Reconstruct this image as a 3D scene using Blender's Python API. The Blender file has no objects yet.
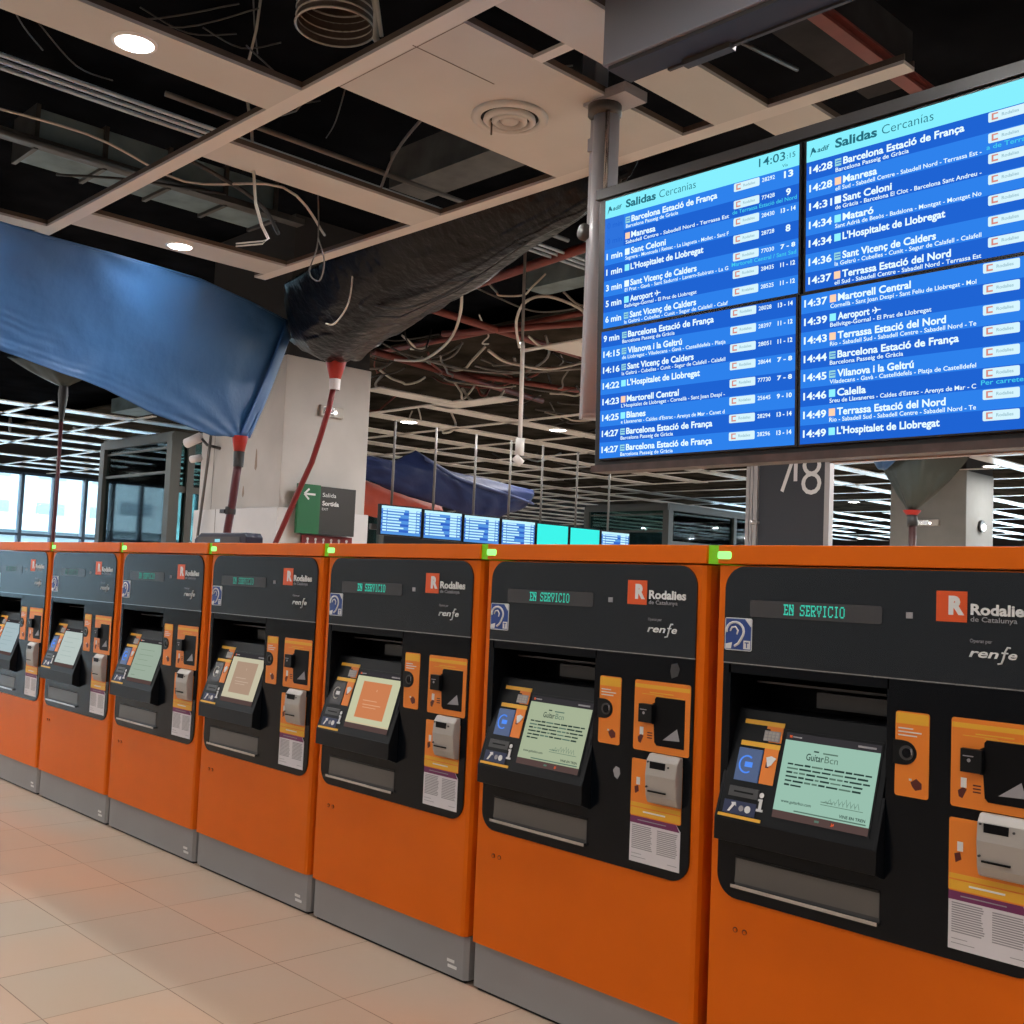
import bpy, bmesh, math, random
from mathutils import Vector, Matrix, noise
random.seed(7)
S = bpy.context.scene
COL = S.collection
PI = math.pi

# ------------------------------------------------------------------ materials
MATS = {}
def mat(name, col, rough=0.5, metal=0.0, spec=0.5, emit=None, es=0.0, bump=0.0, bscale=30.0, var=0.0, vscale=3.0, coat=0.0):
    m = bpy.data.materials.new(name); m.use_nodes = True
    nt = m.node_tree; b = nt.nodes['Principled BSDF']
    b.inputs['Base Color'].default_value = (*col, 1)
    b.inputs['Roughness'].default_value = rough
    b.inputs['Metallic'].default_value = metal
    b.inputs['Specular IOR Level'].default_value = spec
    b.inputs['Coat Weight'].default_value = coat
    if emit:
        b.inputs['Emission Color'].default_value = (*emit, 1)
        b.inputs['Emission Strength'].default_value = es
    if var > 0 or bump > 0:
        tc = nt.nodes.new('ShaderNodeTexCoord')
        nz = nt.nodes.new('ShaderNodeTexNoise'); nz.inputs['Detail'].default_value = 5
        nt.links.new(tc.outputs['Object'], nz.inputs['Vector'])
        if var > 0:
            nz.inputs['Scale'].default_value = vscale
            mr = nt.nodes.new('ShaderNodeMapRange')
            mr.inputs['From Min'].default_value = .3; mr.inputs['From Max'].default_value = .7
            mr.inputs['To Min'].default_value = 1 - var; mr.inputs['To Max'].default_value = 1 + var
            nt.links.new(nz.outputs['Fac'], mr.inputs['Value'])
            mx = nt.nodes.new('ShaderNodeVectorMath'); mx.operation = 'SCALE'
            mx.inputs[0].default_value = col
            nt.links.new(mr.outputs['Result'], mx.inputs['Scale'])
            nt.links.new(mx.outputs['Vector'], b.inputs['Base Color'])
        if bump > 0:
            n2 = nt.nodes.new('ShaderNodeTexNoise'); n2.inputs['Scale'].default_value = bscale
            n2.inputs['Detail'].default_value = 3
            nt.links.new(tc.outputs['Object'], n2.inputs['Vector'])
            bp = nt.nodes.new('ShaderNodeBump'); bp.inputs['Strength'].default_value = bump
            bp.inputs['Distance'].default_value = .02
            nt.links.new(n2.outputs['Fac'], bp.inputs['Height'])
            nt.links.new(bp.outputs['Normal'], b.inputs['Normal'])
    MATS[name] = m
    return m
def emis(name, col, s=1.0):
    m = bpy.data.materials.new(name); m.use_nodes = True
    nt = m.node_tree; nt.nodes.clear()
    o = nt.nodes.new('ShaderNodeOutputMaterial'); e = nt.nodes.new('ShaderNodeEmission')
    e.inputs['Color'].default_value = (*col, 1); e.inputs['Strength'].default_value = s
    nt.links.new(e.outputs[0], o.inputs['Surface'])
    MATS[name] = m
    return m
def lin(r, g, b):
    f = lambda c: (c / 255 / 12.92) if c <= 10 else ((c / 255 + .055) / 1.055) ** 2.4
    return (f(r), f(g), f(b))

orange = mat('orange_paint', (.72, .137, .0030), .42, spec=.18, bump=.02, bscale=120, var=.04)
orange_dk = mat('orange_side', (.50, .05, .004), .45)
grey_pl = mat('plinth_grey', (.275, .275, .28), .5, var=.04)
fascia_hd = mat('fascia_header', (.0080, .0130, .0190), .25, spec=.55)
fascia = mat('fascia_black', (.0022, .0036, .0060), .2, spec=.22)
blackp = mat('black_plastic', (.0030, .0036, .0050), .4, spec=.25)
recess_m = mat('recess_black', (.002, .002, .003), .5, spec=.15)
dgrey = mat('dark_grey', (.05, .05, .052), .35)
dispgrey = mat('display_window', (.055, .055, .06), .25)
silver = mat('silver_plastic', (.42, .39, .36), .42, metal=.25)
chrome = mat('chrome', (.6, .6, .6), .2, metal=1)
label_or = mat('label_orange', (.80, .22, .02), .4)
label_ye = mat('label_yellow', (.80, .42, .03), .4)
paper = mat('paper', (.70, .67, .70), .6)
purple = mat('purple_print', (.16, .02, .10), .5)
greyprint = mat('grey_print', (.30, .29, .31), .6)
white_l = mat('white_print', (.72, .72, .72), .5)
navy_l = mat('navy_print', (.02, .03, .09), .5)
blue_l = mat('blue_print', (.02, .06, .26), .4)
red_l = mat('orange_red_print', (.72, .09, .015), .4)
brown_l = mat('dark_red_print', (.10, .012, .008), .5)
green_led = emis('green_led', lin(150, 255, 130), 1.6)
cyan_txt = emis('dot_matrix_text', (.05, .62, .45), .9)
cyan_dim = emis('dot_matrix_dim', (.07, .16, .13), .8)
green_spill_cap = mat('green_spill_cap', (.16, .40, .01), .4, emit=(.12, .42, .005), es=.42)  # green light on the band end, put into colour and emission
card_blue = emis('contactless_blue', lin(90, 150, 255), .9)
card_face = mat('reader_blue', (.035, .06, .13), .3, emit=(.04, .07, .16), es=.7)
scr_bar = emis('screen_bar', (.035, .032, .035), 1)
scr_bar2 = emis('screen_bar_low', (.09, .055, .05), 1)
scr_dark = emis('screen_ink', (.02, .04, .035), 1)
scr_mid = emis('screen_ink_soft', (.10, .17, .13), 1)
panel_m = mat('ceiling_panel', (.535, .545, .53), .6, var=.05, vscale=1.5)
grid_m = mat('ceiling_grid', (.66, .66, .64), .5)
rail_dk = mat('grid_rail_dark', (.10, .075, .06), .6)
strip_w = mat('white_strip', (.88, .88, .87), .22, spec=1.0)
void_m = mat('void_slab', (.006, .007, .009), .9, spec=0, var=.5, vscale=1.2)
duct_m = mat('galvanized_duct', (.15, .215, .24), .6, spec=.2, var=.35, vscale=2.5)
duct_rim = mat('duct_flange', (.06, .058, .055), .5, metal=.3, var=.3, vscale=6)
pipe_lt = mat('conduit_light', (.50, .60, .68), .35, metal=.4)
pipe_gr = mat('conduit_grey', (.13, .125, .12), .5)
pipe_rd = mat('red_oxide_steel', (.17, .033, .025), .55, var=.2, vscale=4)
cable_w = mat('cable_white', (.60, .57, .52), .5)
cable_k = mat('cable_black', (.015, .015, .017), .5)
hose_rd = mat('red_hose', (.17, .005, .008), .45)
hose_mar = mat('maroon_hose', (.07, .010, .018), .5)
cone_rd = mat('red_cone', (.33, .014, .010), .45)
tarp_bl = mat('blue_tarp', (.020, .082, .215), .47, spec=.40, bump=.5, bscale=6)
tarp_b2 = mat('blue_tarp_flap', (.015, .07, .22), .45)
tarp_bk = mat('black_tarp', (.0040, .0040, .0045), .28, spec=.15, bump=1.0, bscale=9)
tarp_nv = mat('navy_tarp', (.012, .021, .075), .6, spec=.2, bump=.5, bscale=5)
tarp_or = mat('orange_tarp', (.30, .032, .010), .6, bump=.3, bscale=4)
tarp_gn = mat('olive_tarp', (.022, .030, .026), .5, bump=.8, bscale=3)
pillar_m = mat('pillar_plaster', (.50, .475, .455), .6, var=.13, vscale=1.1)
pillar_b = mat('pillar_base', (.62, .61, .62), .5, var=.05)
post_gr = mat('grey_post', (.33, .33, .36), .45, metal=.1)
board_k = mat('board_frame', (.012, .012, .014), .35)
board_b = mat('board_rail', (.055, .042, .04), .5, var=.4, vscale=8)
sign_box = mat('grey_box', (.19, .20, .235), .5)
sign_und = mat('box_underside', (.028, .026, .026), .6)
sign_gn = mat('sign_green', (.008, .115, .04), .4)
sign_gr = mat('sign_grey', (.045, .045, .045), .25)
frame_of = mat('office_frame', (.036, .037, .033), .5)
facade_m = mat('facade_frame', (.035, .06, .10), .5)
wall_m = mat('wall_paint', (.27, .26, .25), .8)
wall_d = mat('wall_dark', (.04, .04, .042), .9, spec=.1)
col_dk = mat('column_panel', (.022, .025, .034), .55, bump=.1, bscale=80)
col_lt = mat('column_jamb', (.36, .34, .34), .4, metal=.3)
navy_pl = mat('navy_plastic', (.010, .018, .045), .4)
bld_w = mat('render_white', (.27, .30, .32), .8)
bld_g = mat('facade_stone', (.20, .23, .25), .8)
bld_d = mat('building_window', (.10, .125, .15), .5)
lamp_e = emis('downlight_glow', (1, .97, .92), 14)
b_lt = emis('board_blue_light', lin(48, 133, 242), .95)
b_dk = emis('board_blue_dark', lin(32, 102, 216), .95)
b_dim = emis('board_blue_faded', lin(48, 118, 226), .95)
b_hd = emis('board_header', lin(135, 240, 255), 1.0)
b_wh = emis('board_text', lin(228, 250, 255), 1.1)
b_ink = emis('board_ink', lin(40, 120, 140), .8)
b_bdg = emis('board_badge', lin(215, 246, 255), 1.0)
b_red = emis('board_badge_red', lin(215, 140, 130), 1.0)
b_cyan = emis('board_cyan', lin(70, 205, 240), 1.0)
b_gry = emis('board_badge_ink', lin(150, 190, 205), 1.0)
b_org = emis('board_icon_orange', lin(250, 205, 170), 1.1)
b_icy = emis('board_icon_cyan', lin(140, 235, 250), 1.1)
b_tea = emis('board_icon_teal', lin(150, 215, 225), 1.0)
mon_w = emis('monitor_white', lin(190, 235, 250), 1.1)
mon_b = emis('monitor_blue', lin(85, 150, 225), 1.0)
mon_d = emis('monitor_deep', lin(50, 100, 200), 1.0)
mon_c = emis('monitor_cyan', lin(60, 235, 225), 1.1)

def glass(name, tint, g=.10):
    m = bpy.data.materials.new(name); m.use_nodes = True
    nt = m.node_tree; nt.nodes.clear()
    o = nt.nodes.new('ShaderNodeOutputMaterial'); mx = nt.nodes.new('ShaderNodeMixShader')
    t = nt.nodes.new('ShaderNodeBsdfTransparent'); t.inputs['Color'].default_value = (*tint, 1)
    gl = nt.nodes.new('ShaderNodeBsdfGlossy'); gl.inputs['Roughness'].default_value = .03
    gl.inputs['Color'].default_value = (.9, 1, 1, 1)
    f = nt.nodes.new('ShaderNodeFresnel'); f.inputs['IOR'].default_value = 1.45
    nt.links.new(f.outputs[0], mx.inputs['Fac'])
    nt.links.new(t.outputs[0], mx.inputs[1]); nt.links.new(gl.outputs[0], mx.inputs[2])
    nt.links.new(mx.outputs[0], o.inputs['Surface'])
    return m
glass_w = glass('window_glass', (.86, .95, .98))
glass_o = glass('office_glass', (.36, .52, .50))

def floor_mat():
    m = bpy.data.materials.new('marble_floor'); m.use_nodes = True
    nt = m.node_tree; N = nt.nodes; L = nt.links
    b = N['Principled BSDF']
    geo = N.new('ShaderNodeNewGeometry')
    sep = N.new('ShaderNodeSeparateXYZ'); L.new(geo.outputs['Position'], sep.inputs[0])
    def mth(op, a, c=None):
        n = N.new('ShaderNodeMath'); n.operation = op
        for i, v in enumerate((a, c)):
            if v is None: continue
            if isinstance(v, (int, float)): n.inputs[i].default_value = v
            else: L.new(v, n.inputs[i])
        return n.outputs[0]
    tx = mth('DIVIDE', mth('SUBTRACT', sep.outputs[0], .245), .4945)
    ty = mth('DIVIDE', mth('ADD', sep.outputs[1], .455), .485)
    fx = mth('FRACT', tx); fy = mth('FRACT', ty)
    ex = mth('ABSOLUTE', mth('SUBTRACT', fx, .5)); ey = mth('ABSOLUTE', mth('SUBTRACT', fy, .5))
    e = mth('MAXIMUM', ex, ey)
    joint = mth('GREATER_THAN', e, .4955)
    cmb = N.new('ShaderNodeCombineXYZ')
    L.new(mth('FLOOR', tx), cmb.inputs[0]); L.new(mth('FLOOR', ty), cmb.inputs[1])
    wn = N.new('ShaderNodeTexWhiteNoise'); wn.noise_dimensions = '2D'; L.new(cmb.outputs[0], wn.inputs['Vector'])
    nz = N.new('ShaderNodeTexNoise'); nz.inputs['Scale'].default_value = 2.2; nz.inputs['Detail'].default_value = 6
    L.new(geo.outputs['Position'], nz.inputs['Vector'])
    n2 = N.new('ShaderNodeTexNoise'); n2.inputs['Scale'].default_value = .55; n2.inputs['Detail'].default_value = 3
    L.new(geo.outputs['Position'], n2.inputs['Vector'])
    fac = mth('ADD', mth('MULTIPLY', wn.outputs['Value'], .55), mth('MULTIPLY', nz.outputs['Fac'], .5))
    cr = N.new('ShaderNodeValToRGB')
    cr.color_ramp.elements[0].color = (.50, .40, .305, 1); cr.color_ramp.elements[0].position = .15
    cr.color_ramp.elements[1].color = (.58, .40, .29, 1); cr.color_ramp.elements[1].position = .85
    L.new(fac, cr.inputs[0])
    mx = N.new('ShaderNodeMix'); mx.data_type = 'RGBA'
    cr2 = N.new('ShaderNodeValToRGB'); cr2.color_ramp.elements[0].position = .5; cr2.color_ramp.elements[1].position = .66
    cr2.color_ramp.elements[1].color = (.6, .6, .6, 1)
    L.new(n2.outputs['Fac'], cr2.inputs[0]); L.new(cr2.outputs[0], mx.inputs['Factor'])
    L.new(cr.outputs[0], mx.inputs['A']); mx.inputs['B'].default_value = (.47, .43, .36, 1)
    mj = N.new('ShaderNodeMix'); mj.data_type = 'RGBA'
    L.new(mth('MULTIPLY', joint, mth('ADD', 0.0, mth('MULTIPLY', nz.outputs['Fac'], 1.3))), mj.inputs['Factor'])
    L.new(mx.outputs['Result'], mj.inputs['A']); mj.inputs['B'].default_value = (.15, .10, .075, 1)
    L.new(mj.outputs['Result'], b.inputs['Base Color'])
    b.inputs['Roughness'].default_value = .19
    b.inputs['Specular IOR Level'].default_value = .45
    return m

# ------------------------------------------------------------------ mesh builder
class MB:
    def __init__(s): s.v = []; s.f = []; s.m = []; s.mats = []; s.sm = []
    def mi(s, m):
        if m not in s.mats: s.mats.append(m)
        return s.mats.index(m)
    def add(s, vs, fs, m, M=None, smooth=False):
        b = len(s.v); k = s.mi(m)
        for v in vs:
            v = Vector(v)
            if M: v = M @ v
            s.v.append(v)
        for f in fs: s.f.append([b + i for i in f]); s.m.append(k); s.sm.append(smooth)
        return s
    def box(s, x0, x1, y0, y1, z0, z1, m, M=None):
        vs = [(x, y, z) for z in (z0, z1) for y in (y0, y1) for x in (x0, x1)]
        fs = [(0, 2, 3, 1), (4, 5, 7, 6), (0, 1, 5, 4), (2, 6, 7, 3), (0, 4, 6, 2), (1, 3, 7, 5)]
        return s.add(vs, fs, m, M)
    def prism(s, poly, a, b, m, axis='y', M=None, smooth=False):
        """extrude a 2D polygon between a and b along the axis; poly is (x,z) for y, (y,z) for x, (x,y) for z"""
        n = len(poly)
        ar = sum(poly[i][0] * poly[(i + 1) % n][1] - poly[(i + 1) % n][0] * poly[i][1] for i in range(n))
        if ar < 0: poly = poly[::-1]
        if axis == 'y': P = lambda p, t: (p[0], t, p[1])
        elif axis == 'x': P = lambda p, t: (t, p[0], p[1])
        else: P = lambda p, t: (p[0], p[1], t)
        vs = [P(p, a) for p in poly] + [P(p, b) for p in poly]
        fl = axis == 'y'
        f1 = list(range(n)); f2 = [n + i for i in range(n)]
        fs = [f1 if fl else f1[::-1], f2[::-1] if fl else f2]
        for i in range(n):
            j = (i + 1) % n
            q = [i, i + n, j + n, j] if fl else [i, j, j + n, i + n]
            fs.append(q)
        return s.add(vs, fs, m, M, smooth)
    def tube(s, pts, r, m, n=8, cap=True, M=None):
        pts = [Vector(p) for p in pts]; rs = r if isinstance(r, (list, tuple)) else [r] * len(pts)
        vs = []; fs = []
        up = None
        for i, p in enumerate(pts):
            d = (pts[min(i + 1, len(pts) - 1)] - pts[max(i - 1, 0)]).normalized()
            if up is None:
                up = Vector((0, 0, 1)) if abs(d.z) < .9 else Vector((1, 0, 0))
            a = d.cross(up)
            if a.length < 1e-6: a = d.orthogonal()
            a.normalize(); bb = a.cross(d).normalized(); up = bb
            for k in range(n):
                t = 2 * PI * k / n
                vs.append(p + (a * math.cos(t) + bb * math.sin(t)) * rs[i])
        for i in range(len(pts) - 1):
            for k in range(n):
                j = (k + 1) % n
                fs.append((i * n + k, i * n + j, (i + 1) * n + j, (i + 1) * n + k))
        if cap:
            fs.append(list(range(n))[::-1]); fs.append([(len(pts) - 1) * n + k for k in range(n)])
        return s.add(vs, fs, m, M, True)
    def disc(s, c, r, m, n=24, axis='z', t=.004, M=None, sx=1):
        poly = [(c[0] + sx * r * math.cos(2 * PI * k / n), (c[1] if axis == 'z' else c[2]) + r * math.sin(2 * PI * k / n)) for k in range(n)]
        if axis == 'z': return s.prism(poly, c[2] - t / 2, c[2] + t / 2, m, 'z', M)
        return s.prism(poly, c[1] - t / 2, c[1] + t / 2, m, 'y', M)
    def lathe(s, prof, m, c=(0, 0, 0), n=32, M=None):
        vs = []; fs = []
        for r, z in prof:
            for k in range(n):
                t = 2 * PI * k / n
                vs.append((c[0] + r * math.cos(t), c[1] + r * math.sin(t), c[2] + z))
        for i in range(len(prof) - 1):
            for k in range(n):
                j = (k + 1) % n
                fs.append((i * n + k, i * n + j, (i + 1) * n + j, (i + 1) * n + k))
        return s.add(vs, fs, m, M, True)
    def text(s, txt, x, z, h, m, y=0.0, w=None, bold=0.0, shear=0.0, M=None, align='l', t=.0008, k=1.0):
        """lettering in the x-z plane facing -y; cap height h; width forced to w if given"""
        vs, fs, x0, x1 = glyphs(txt, bold, shear)
        sc = h / CAP; sx = sc * k
        if w: sx = w / max(1e-6, x1 - x0)
        ox = -x0 * sx
        if align == 'c': ox -= (x1 - x0) * sx / 2
        if align == 'r': ox -= (x1 - x0) * sx
        n = len(vs)
        V = [(x + ox + a * sx, y, z + b * sc) for a, b in vs]
        s.add(V, fs, m, M)
        return s
    def build(s, name, parent=None, smooth_angle=False, bevel=0, seg=2):
        me = bpy.data.meshes.new(name); me.from_pydata([tuple(v) for v in s.v], [], s.f)
        for m in s.mats: me.materials.append(m)
        me.polygons.foreach_set('material_index', s.m)
        me.polygons.foreach_set('use_smooth', s.sm)
        me.update()
        o = bpy.data.objects.new(name, me); COL.objects.link(o)
        if parent: o.parent = parent
        if bevel:
            md = o.modifiers.new('bevel', 'BEVEL'); md.width = bevel; md.segments = seg
            md.limit_method = 'ANGLE'; md.angle_limit = math.radians(40)
        return o

_G = {}
def glyphs(txt, bold, shear):
    key = (txt, bold, shear)
    if key in _G: return _G[key]
    cu = bpy.data.curves.new('lettering', 'FONT'); cu.body = txt; cu.size = 1; cu.resolution_u = 3
    cu.offset = bold; cu.shear = shear
    o = bpy.data.objects.new('lettering', cu); COL.objects.link(o)
    bpy.context.view_layer.update()
    dg = bpy.context.evaluated_depsgraph_get()
    me = bpy.data.meshes.new_from_object(o.evaluated_get(dg))
    vs = [(v.co.x, v.co.y) for v in me.vertices]; fs = [list(p.vertices) for p in me.polygons]
    bpy.data.objects.remove(o); bpy.data.curves.remove(cu); bpy.data.meshes.remove(me)
    xs = [v[0] for v in vs] or [0, 1]
    _G[key] = (vs, fs, min(xs), max(xs))
    return _G[key]
_v, _f, _a, _b = glyphs('H', 0, 0); CAP = max(p[1] for p in _v)

def rrect(x0, x1, z0, z1, r, n=6, corners=(1, 1, 1, 1)):
    """rounded rectangle; corners bl, br, tr, tl"""
    P = []
    for (cx, cz, a0, on, px, pz) in ((x0 + r, z0 + r, PI, corners[0], x0, z0), (x1 - r, z0 + r, 1.5 * PI, corners[1], x1, z0),
                                     (x1 - r, z1 - r, 0, corners[2], x1, z1), (x0 + r, z1 - r, .5 * PI, corners[3], x0, z1)):
        if on:
            for k in range(n + 1):
                a = a0 + k * PI / 2 / n; P.append((cx + r * math.cos(a), cz + r * math.sin(a)))
        else: P.append((px, pz))
    return P

def tag(o, label=None, cat=None, group=None, kind=None):
    if label: o['label'] = label
    if cat: o['category'] = cat
    if group: o['group'] = group
    if kind: o['kind'] = kind
    return o
def empty(name, loc, label, cat, group=None, rz=0):
    o = bpy.data.objects.new(name, None); COL.objects.link(o); o.location = loc; o.rotation_euler.z = rz
    o.empty_display_size = .1
    return tag(o, label, cat, group)
def struct(o): o['kind'] = 'structure'; return o

# ------------------------------------------------------------------ ROOM SHELL
XL, XR, YF, YB, ZC, ZS = -25.0, 20.0, -12.0, 46.0, 4.5, 6.1
fl = MB().box(XL, XR, YF, YB, -.1, 0, floor_mat()).build('floor'); struct(fl)
sl = MB().box(XL - .3, XR + .3, YF - .3, YB + .3, ZS, ZS + .2, void_m).build('ceiling'); struct(sl)
struct(MB().box(XL, XR, YF - .2, YF, 0, ZS, wall_m).build('wall_front'))
struct(MB().box(XR, XR + .2, YF, YB, 0, ZS, wall_m).build('wall_right'))
w = MB().box(XL, XR, YB, YB + .2, 0, 1.4, wall_m).box(XL, XR, YB, YB + .2, 4.3, ZS, wall_d)
struct(w.build('wall_back'))
w = MB().box(XL - .2, XL, YF, YB, 0, .3, wall_d).box(XL - .2, XL, YF, YB, 4.5, ZS, wall_d).box(XL - .2, XL, 17, YB, .3, 4.5, wall_d)
struct(w.build('wall_left'))

# facade glazing on the left
def glazing(name, n_, axis, fixed, a0, a1, z0, z1, pitch, zt, fm, gm, off=0, wdt=.06, dep=.12):
    m = MB(); g = MB()
    def B(lo, hi, za, zb, d, mm, t):
        if axis == 'y': t.box(fixed - d, fixed + d, lo, hi, za, zb, mm)
        else: t.box(lo, hi, fixed - d, fixed + d, za, zb, mm)
    a = a0 + off
    while a <= a1 + 1e-6:
        B(a - wdt / 2, a + wdt / 2, z0, z1, dep, fm, m); a += pitch
    for z in [z0 + .04] + list(zt) + [z1 - .04]: B(a0, a1, z - .04, z + .04, dep * .8, fm, m)
    B(a0, a1, z0, z1, .006, gm, g)
    o = m.build(name); struct(o)
    p = g.build('pane', o)
    return o
glazing('window_1', 1, 'y', XL, YF, 17, .3, 4.5, 1.0, [2.55], facade_m, glass_w, off=.45, wdt=.10)
glazing('added_back_window', 1, 'x', YB, XL, XR, 1.4, 4.3, 2.0, [2.9], facade_m, glass_w, off=.5, wdt=.12)  # unseen window row added to brighten the far ceiling strips

# ------------------------------------------------------------------ OUTSIDE
def building(name, x, y, wx, wy, h, label, fm, rows, cols, off=0):
    r = empty(name, (x, y, 0), label, 'building')
    MB().box(0, wx, 0, wy, -4, h, fm).build('wall', r)
    fh = h / rows
    for i in range(rows):
        z = i * fh + .9
        b = MB()
        for j in range(cols):
            y0 = (j + .25) * wy / cols
            b.box(wx - .05, wx + .04, y0, y0 + wy / cols * .5, z, z + fh * .5, bld_d)
        b.build('window_row', r)
        if off != i % 2:
            MB().box(wx, wx + 1.1, wy * .08, wy * .92, z - .25, z - .1, bld_w).box(wx + 1.0, wx + 1.1, wy * .08, wy * .92, z - .1, z + .75, bld_w).build('balcony', r)
    return r
building('apartment_building', -72, 18, 14, 20, 15, 'pale stone apartment block seen through the glazed facade', bld_g, 5, 6)
building('apartment_building', -80, 42, 12, 26, 20, 'white apartment block behind the glass office, beyond the glazed facade', bld_w, 6, 8, 1)
building('apartment_building', -70, -46, 14, 50, 13, 'long low white block outside, opposite the ticket machines', bld_w, 4, 12)
gr = MB().box(-140, XL - .3, -90, 120, -.6, -.4, bld_g).build('ground'); struct(gr)

# ------------------------------------------------------------------ TICKET MACHINES
W = 1.1496; H = 1.8
SLOPE = .31
def PY(z, e=0.0): return -.055 + SLOPE * (z - .915) - e
def plane_M(e):
    """maps local (x, 0, z) lettering onto the tilted console face"""
    return Matrix(((1, 0, 0, 0), (0, 1, SLOPE, -.055 - SLOPE * .915 - e), (0, 0, 1, 0), (0, 0, 0, 1)))

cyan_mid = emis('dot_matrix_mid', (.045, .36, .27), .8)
DOTS = {'E': (31, 9, 8, 14, 8, 9, 31), 'N': (27, 25, 29, 23, 19, 17, 27), ' ': (0,) * 7, 'S': (15, 17, 16, 14, 1, 17, 30), 'R': (30, 17, 17, 30, 20, 18, 27),
        'V': (27, 17, 17, 10, 10, 4, 4), 'I': (14, 4, 4, 4, 4, 4, 14), 'C': (15, 17, 16, 16, 16, 17, 14), 'O': (14, 17, 17, 17, 17, 17, 14)}
def machine(i, label):
    r = empty('ticket_machine', (i * W, 0, 0), label, 'ticket machine', 'ticket machines in a row')
    # plinth
    MB().prism([(.003, .02), (1.085, .02), (1.103, .035), (1.105, .06), (1.105, .75), (.003, .75)], .012, .189, grey_pl, 'z').build('plinth', r)
    MB().box(.02, 1.09, .03, .74, 0, .012, blackp).build('foot_rail', r)
    lb = MB()
    for k, (a, b) in enumerate(((.985, 1.03), (.99, 1.045))):
        lb.box(a, b, .0185, .02, .065 - k * .022, .077 - k * .022, white_l)
    tag(lb.build('maker_plate', r), 'small pale plate low on the plinth')
    # cabinet with an opening for the console
    c = MB()
    c.prism([(.62, 0), (1.082, 0), (1.098, .006), (1.105, .022), (1.105, .75), (.62, .75)], .192, 1.732, orange, 'z')
    c.prism([(.003, .006), (.008, 0), (.06, 0), (.06, .75), (.003, .75)], .192, 1.732, orange, 'z')
    c.box(.06, .62, 0, .75, .192, .842, orange).box(.06, .62, 0, .75, 1.385, 1.732, orange)
    c.box(.06, .62, .24, .75, .842, 1.385, recess_m)
    c.box(.0601, .064, .002, .24, .842, 1.385, recess_m).box(.616, .6199, .002, .24, .842, 1.385, recess_m)
    c.box(.06, .62, .002, .24, 1.381, 1.3849, recess_m)
    c.build('cabinet', r)
    for x in (.108, .143):
        lk = MB().disc((x, -.001, .553), .0085, brown_l, 14, 'y', .004).disc((x + .002, -.004, .553), .0055, orange, 12, 'y', .003)
        lk.build('lock', r)
    # top band
    MB().box(.002, 1.104, -.008, .75, 1.737, 1.8, orange).build('top_band', r, bevel=.003)
    tag(MB().box(1.104, 1.148, .004, .4, 1.737, 1.8, green_spill_cap).build('band_end', r), 'end of the top band with green glow painted in')
    tag(MB().prism(rrect(.004, .056, 1.753, 1.779, .008, 4), -.014, -.008, green_led, 'y').build('status_light', r), 'glowing green status light')
    # fascia
    f = MB()
    f.prism(rrect(.036, 1.068, 1.412, 1.729, .075, 8, (0, 0, 1, 1)), -.008, 0, fascia_hd, 'y')
    f.build('fascia_header', r)
    f = MB()
    f.prism(rrect(.617, 1.068, .652, 1.408, .075, 8, (0, 1, 0, 0)), -.007, 0, fascia, 'y')
    f.prism(rrect(.036, .617, .652, .846, .075, 8, (1, 0, 0, 0)), -.007, 0, fascia, 'y')
    f.box(.036, .066, -.007, 0, .84, 1.408, fascia).box(.058, .622, -.007, 0, 1.378, 1.408, fascia)
    f.box(.036, 1.068, -.005, 0, 1.408, 1.412, chrome)
    f.build('fascia', r)
    # message display
    d = MB().prism(rrect(.136, .597, 1.566, 1.62, .006, 3), -.0105, -.008, dispgrey, 'y').build('message_display', r)
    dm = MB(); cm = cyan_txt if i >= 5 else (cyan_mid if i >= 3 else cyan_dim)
    for ci, ch in enumerate('EN SERVICIO'):
        for ri, row in enumerate(DOTS[ch]):
            runs = []
            for cx in range(5):
                if row >> (4 - cx) & 1:
                    if runs and runs[-1][1] == cx: runs[-1][1] = cx + 1
                    else: runs.append([cx, cx + 1])
            for a_, b_ in runs:
                x_ = .262 + ci * .0197; dm.box(x_ + a_ * .0033, x_ + b_ * .0033, -.0112, -.0105, 1.577 + (6 - ri) * .0050, 1.577 + (7 - ri) * .0050 - .0005, cm)
    dm.build('dot_matrix_display', d)
    MB().box(.672, .692, -.0105, -.008, 1.588, 1.606, greyprint).build('light_sensor', r)
    # hearing loop sticker
    s = MB().prism(rrect(.030, .135, 1.452, 1.559, .006, 3), -.0095, -.008, white_l, 'y')
    s.box(.033, .132, -.0102, -.0095, 1.455, 1.556, blue_l)
    ear = [(.105 + .0 - .034 + .034 * math.cos(a), 1.515 + .03 * math.sin(a)) for a in [PI * 1.05 - k * PI * 1.15 / 10 for k in range(11)]]
    ear += [(.095, 1.49), (.085, 1.475), (.07, 1.466)]
    s.tube([(x, -.0105, z) for x, z in ear], .0045, white_l, 6)
    s.tube([(.052, -.0105, 1.515), (.058, -.0105, 1.527), (.072, -.0105, 1.530), (.082, -.0105, 1.518), (.078, -.0105, 1.505)], .0030, white_l, 6)
    s.add([(.034, -.0106, 1.457), (.056, -.0106, 1.457), (.060, -.0106, 1.478), (.034, -.0106, 1.472)], [(0, 1, 2, 3)], white_l)
    s.add([(.132, -.0106, 1.556), (.108, -.0106, 1.556), (.132, -.0106, 1.53)], [(0, 1, 2)], white_l)
    s.box(.104, .130, -.0106, -.0102, 1.458, 1.486, white_l).text('T', .117, 1.463, .017, blue_l, y=-.0112, align='c', bold=.03)
    so_ = tag(s.build('sticker', r), 'blue hearing-loop sticker with a white ear'); so_.location.x = .010
    # logo
    l = MB().box(.762, .851, -.0095, -.008, 1.585, 1.672, red_l)
    l.text('R', .798, 1.609, .046, white_l, y=-.0102, w=.046, bold=.06)
    tag(l.build('logo', r), 'orange square logo with a white letter R')
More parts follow.
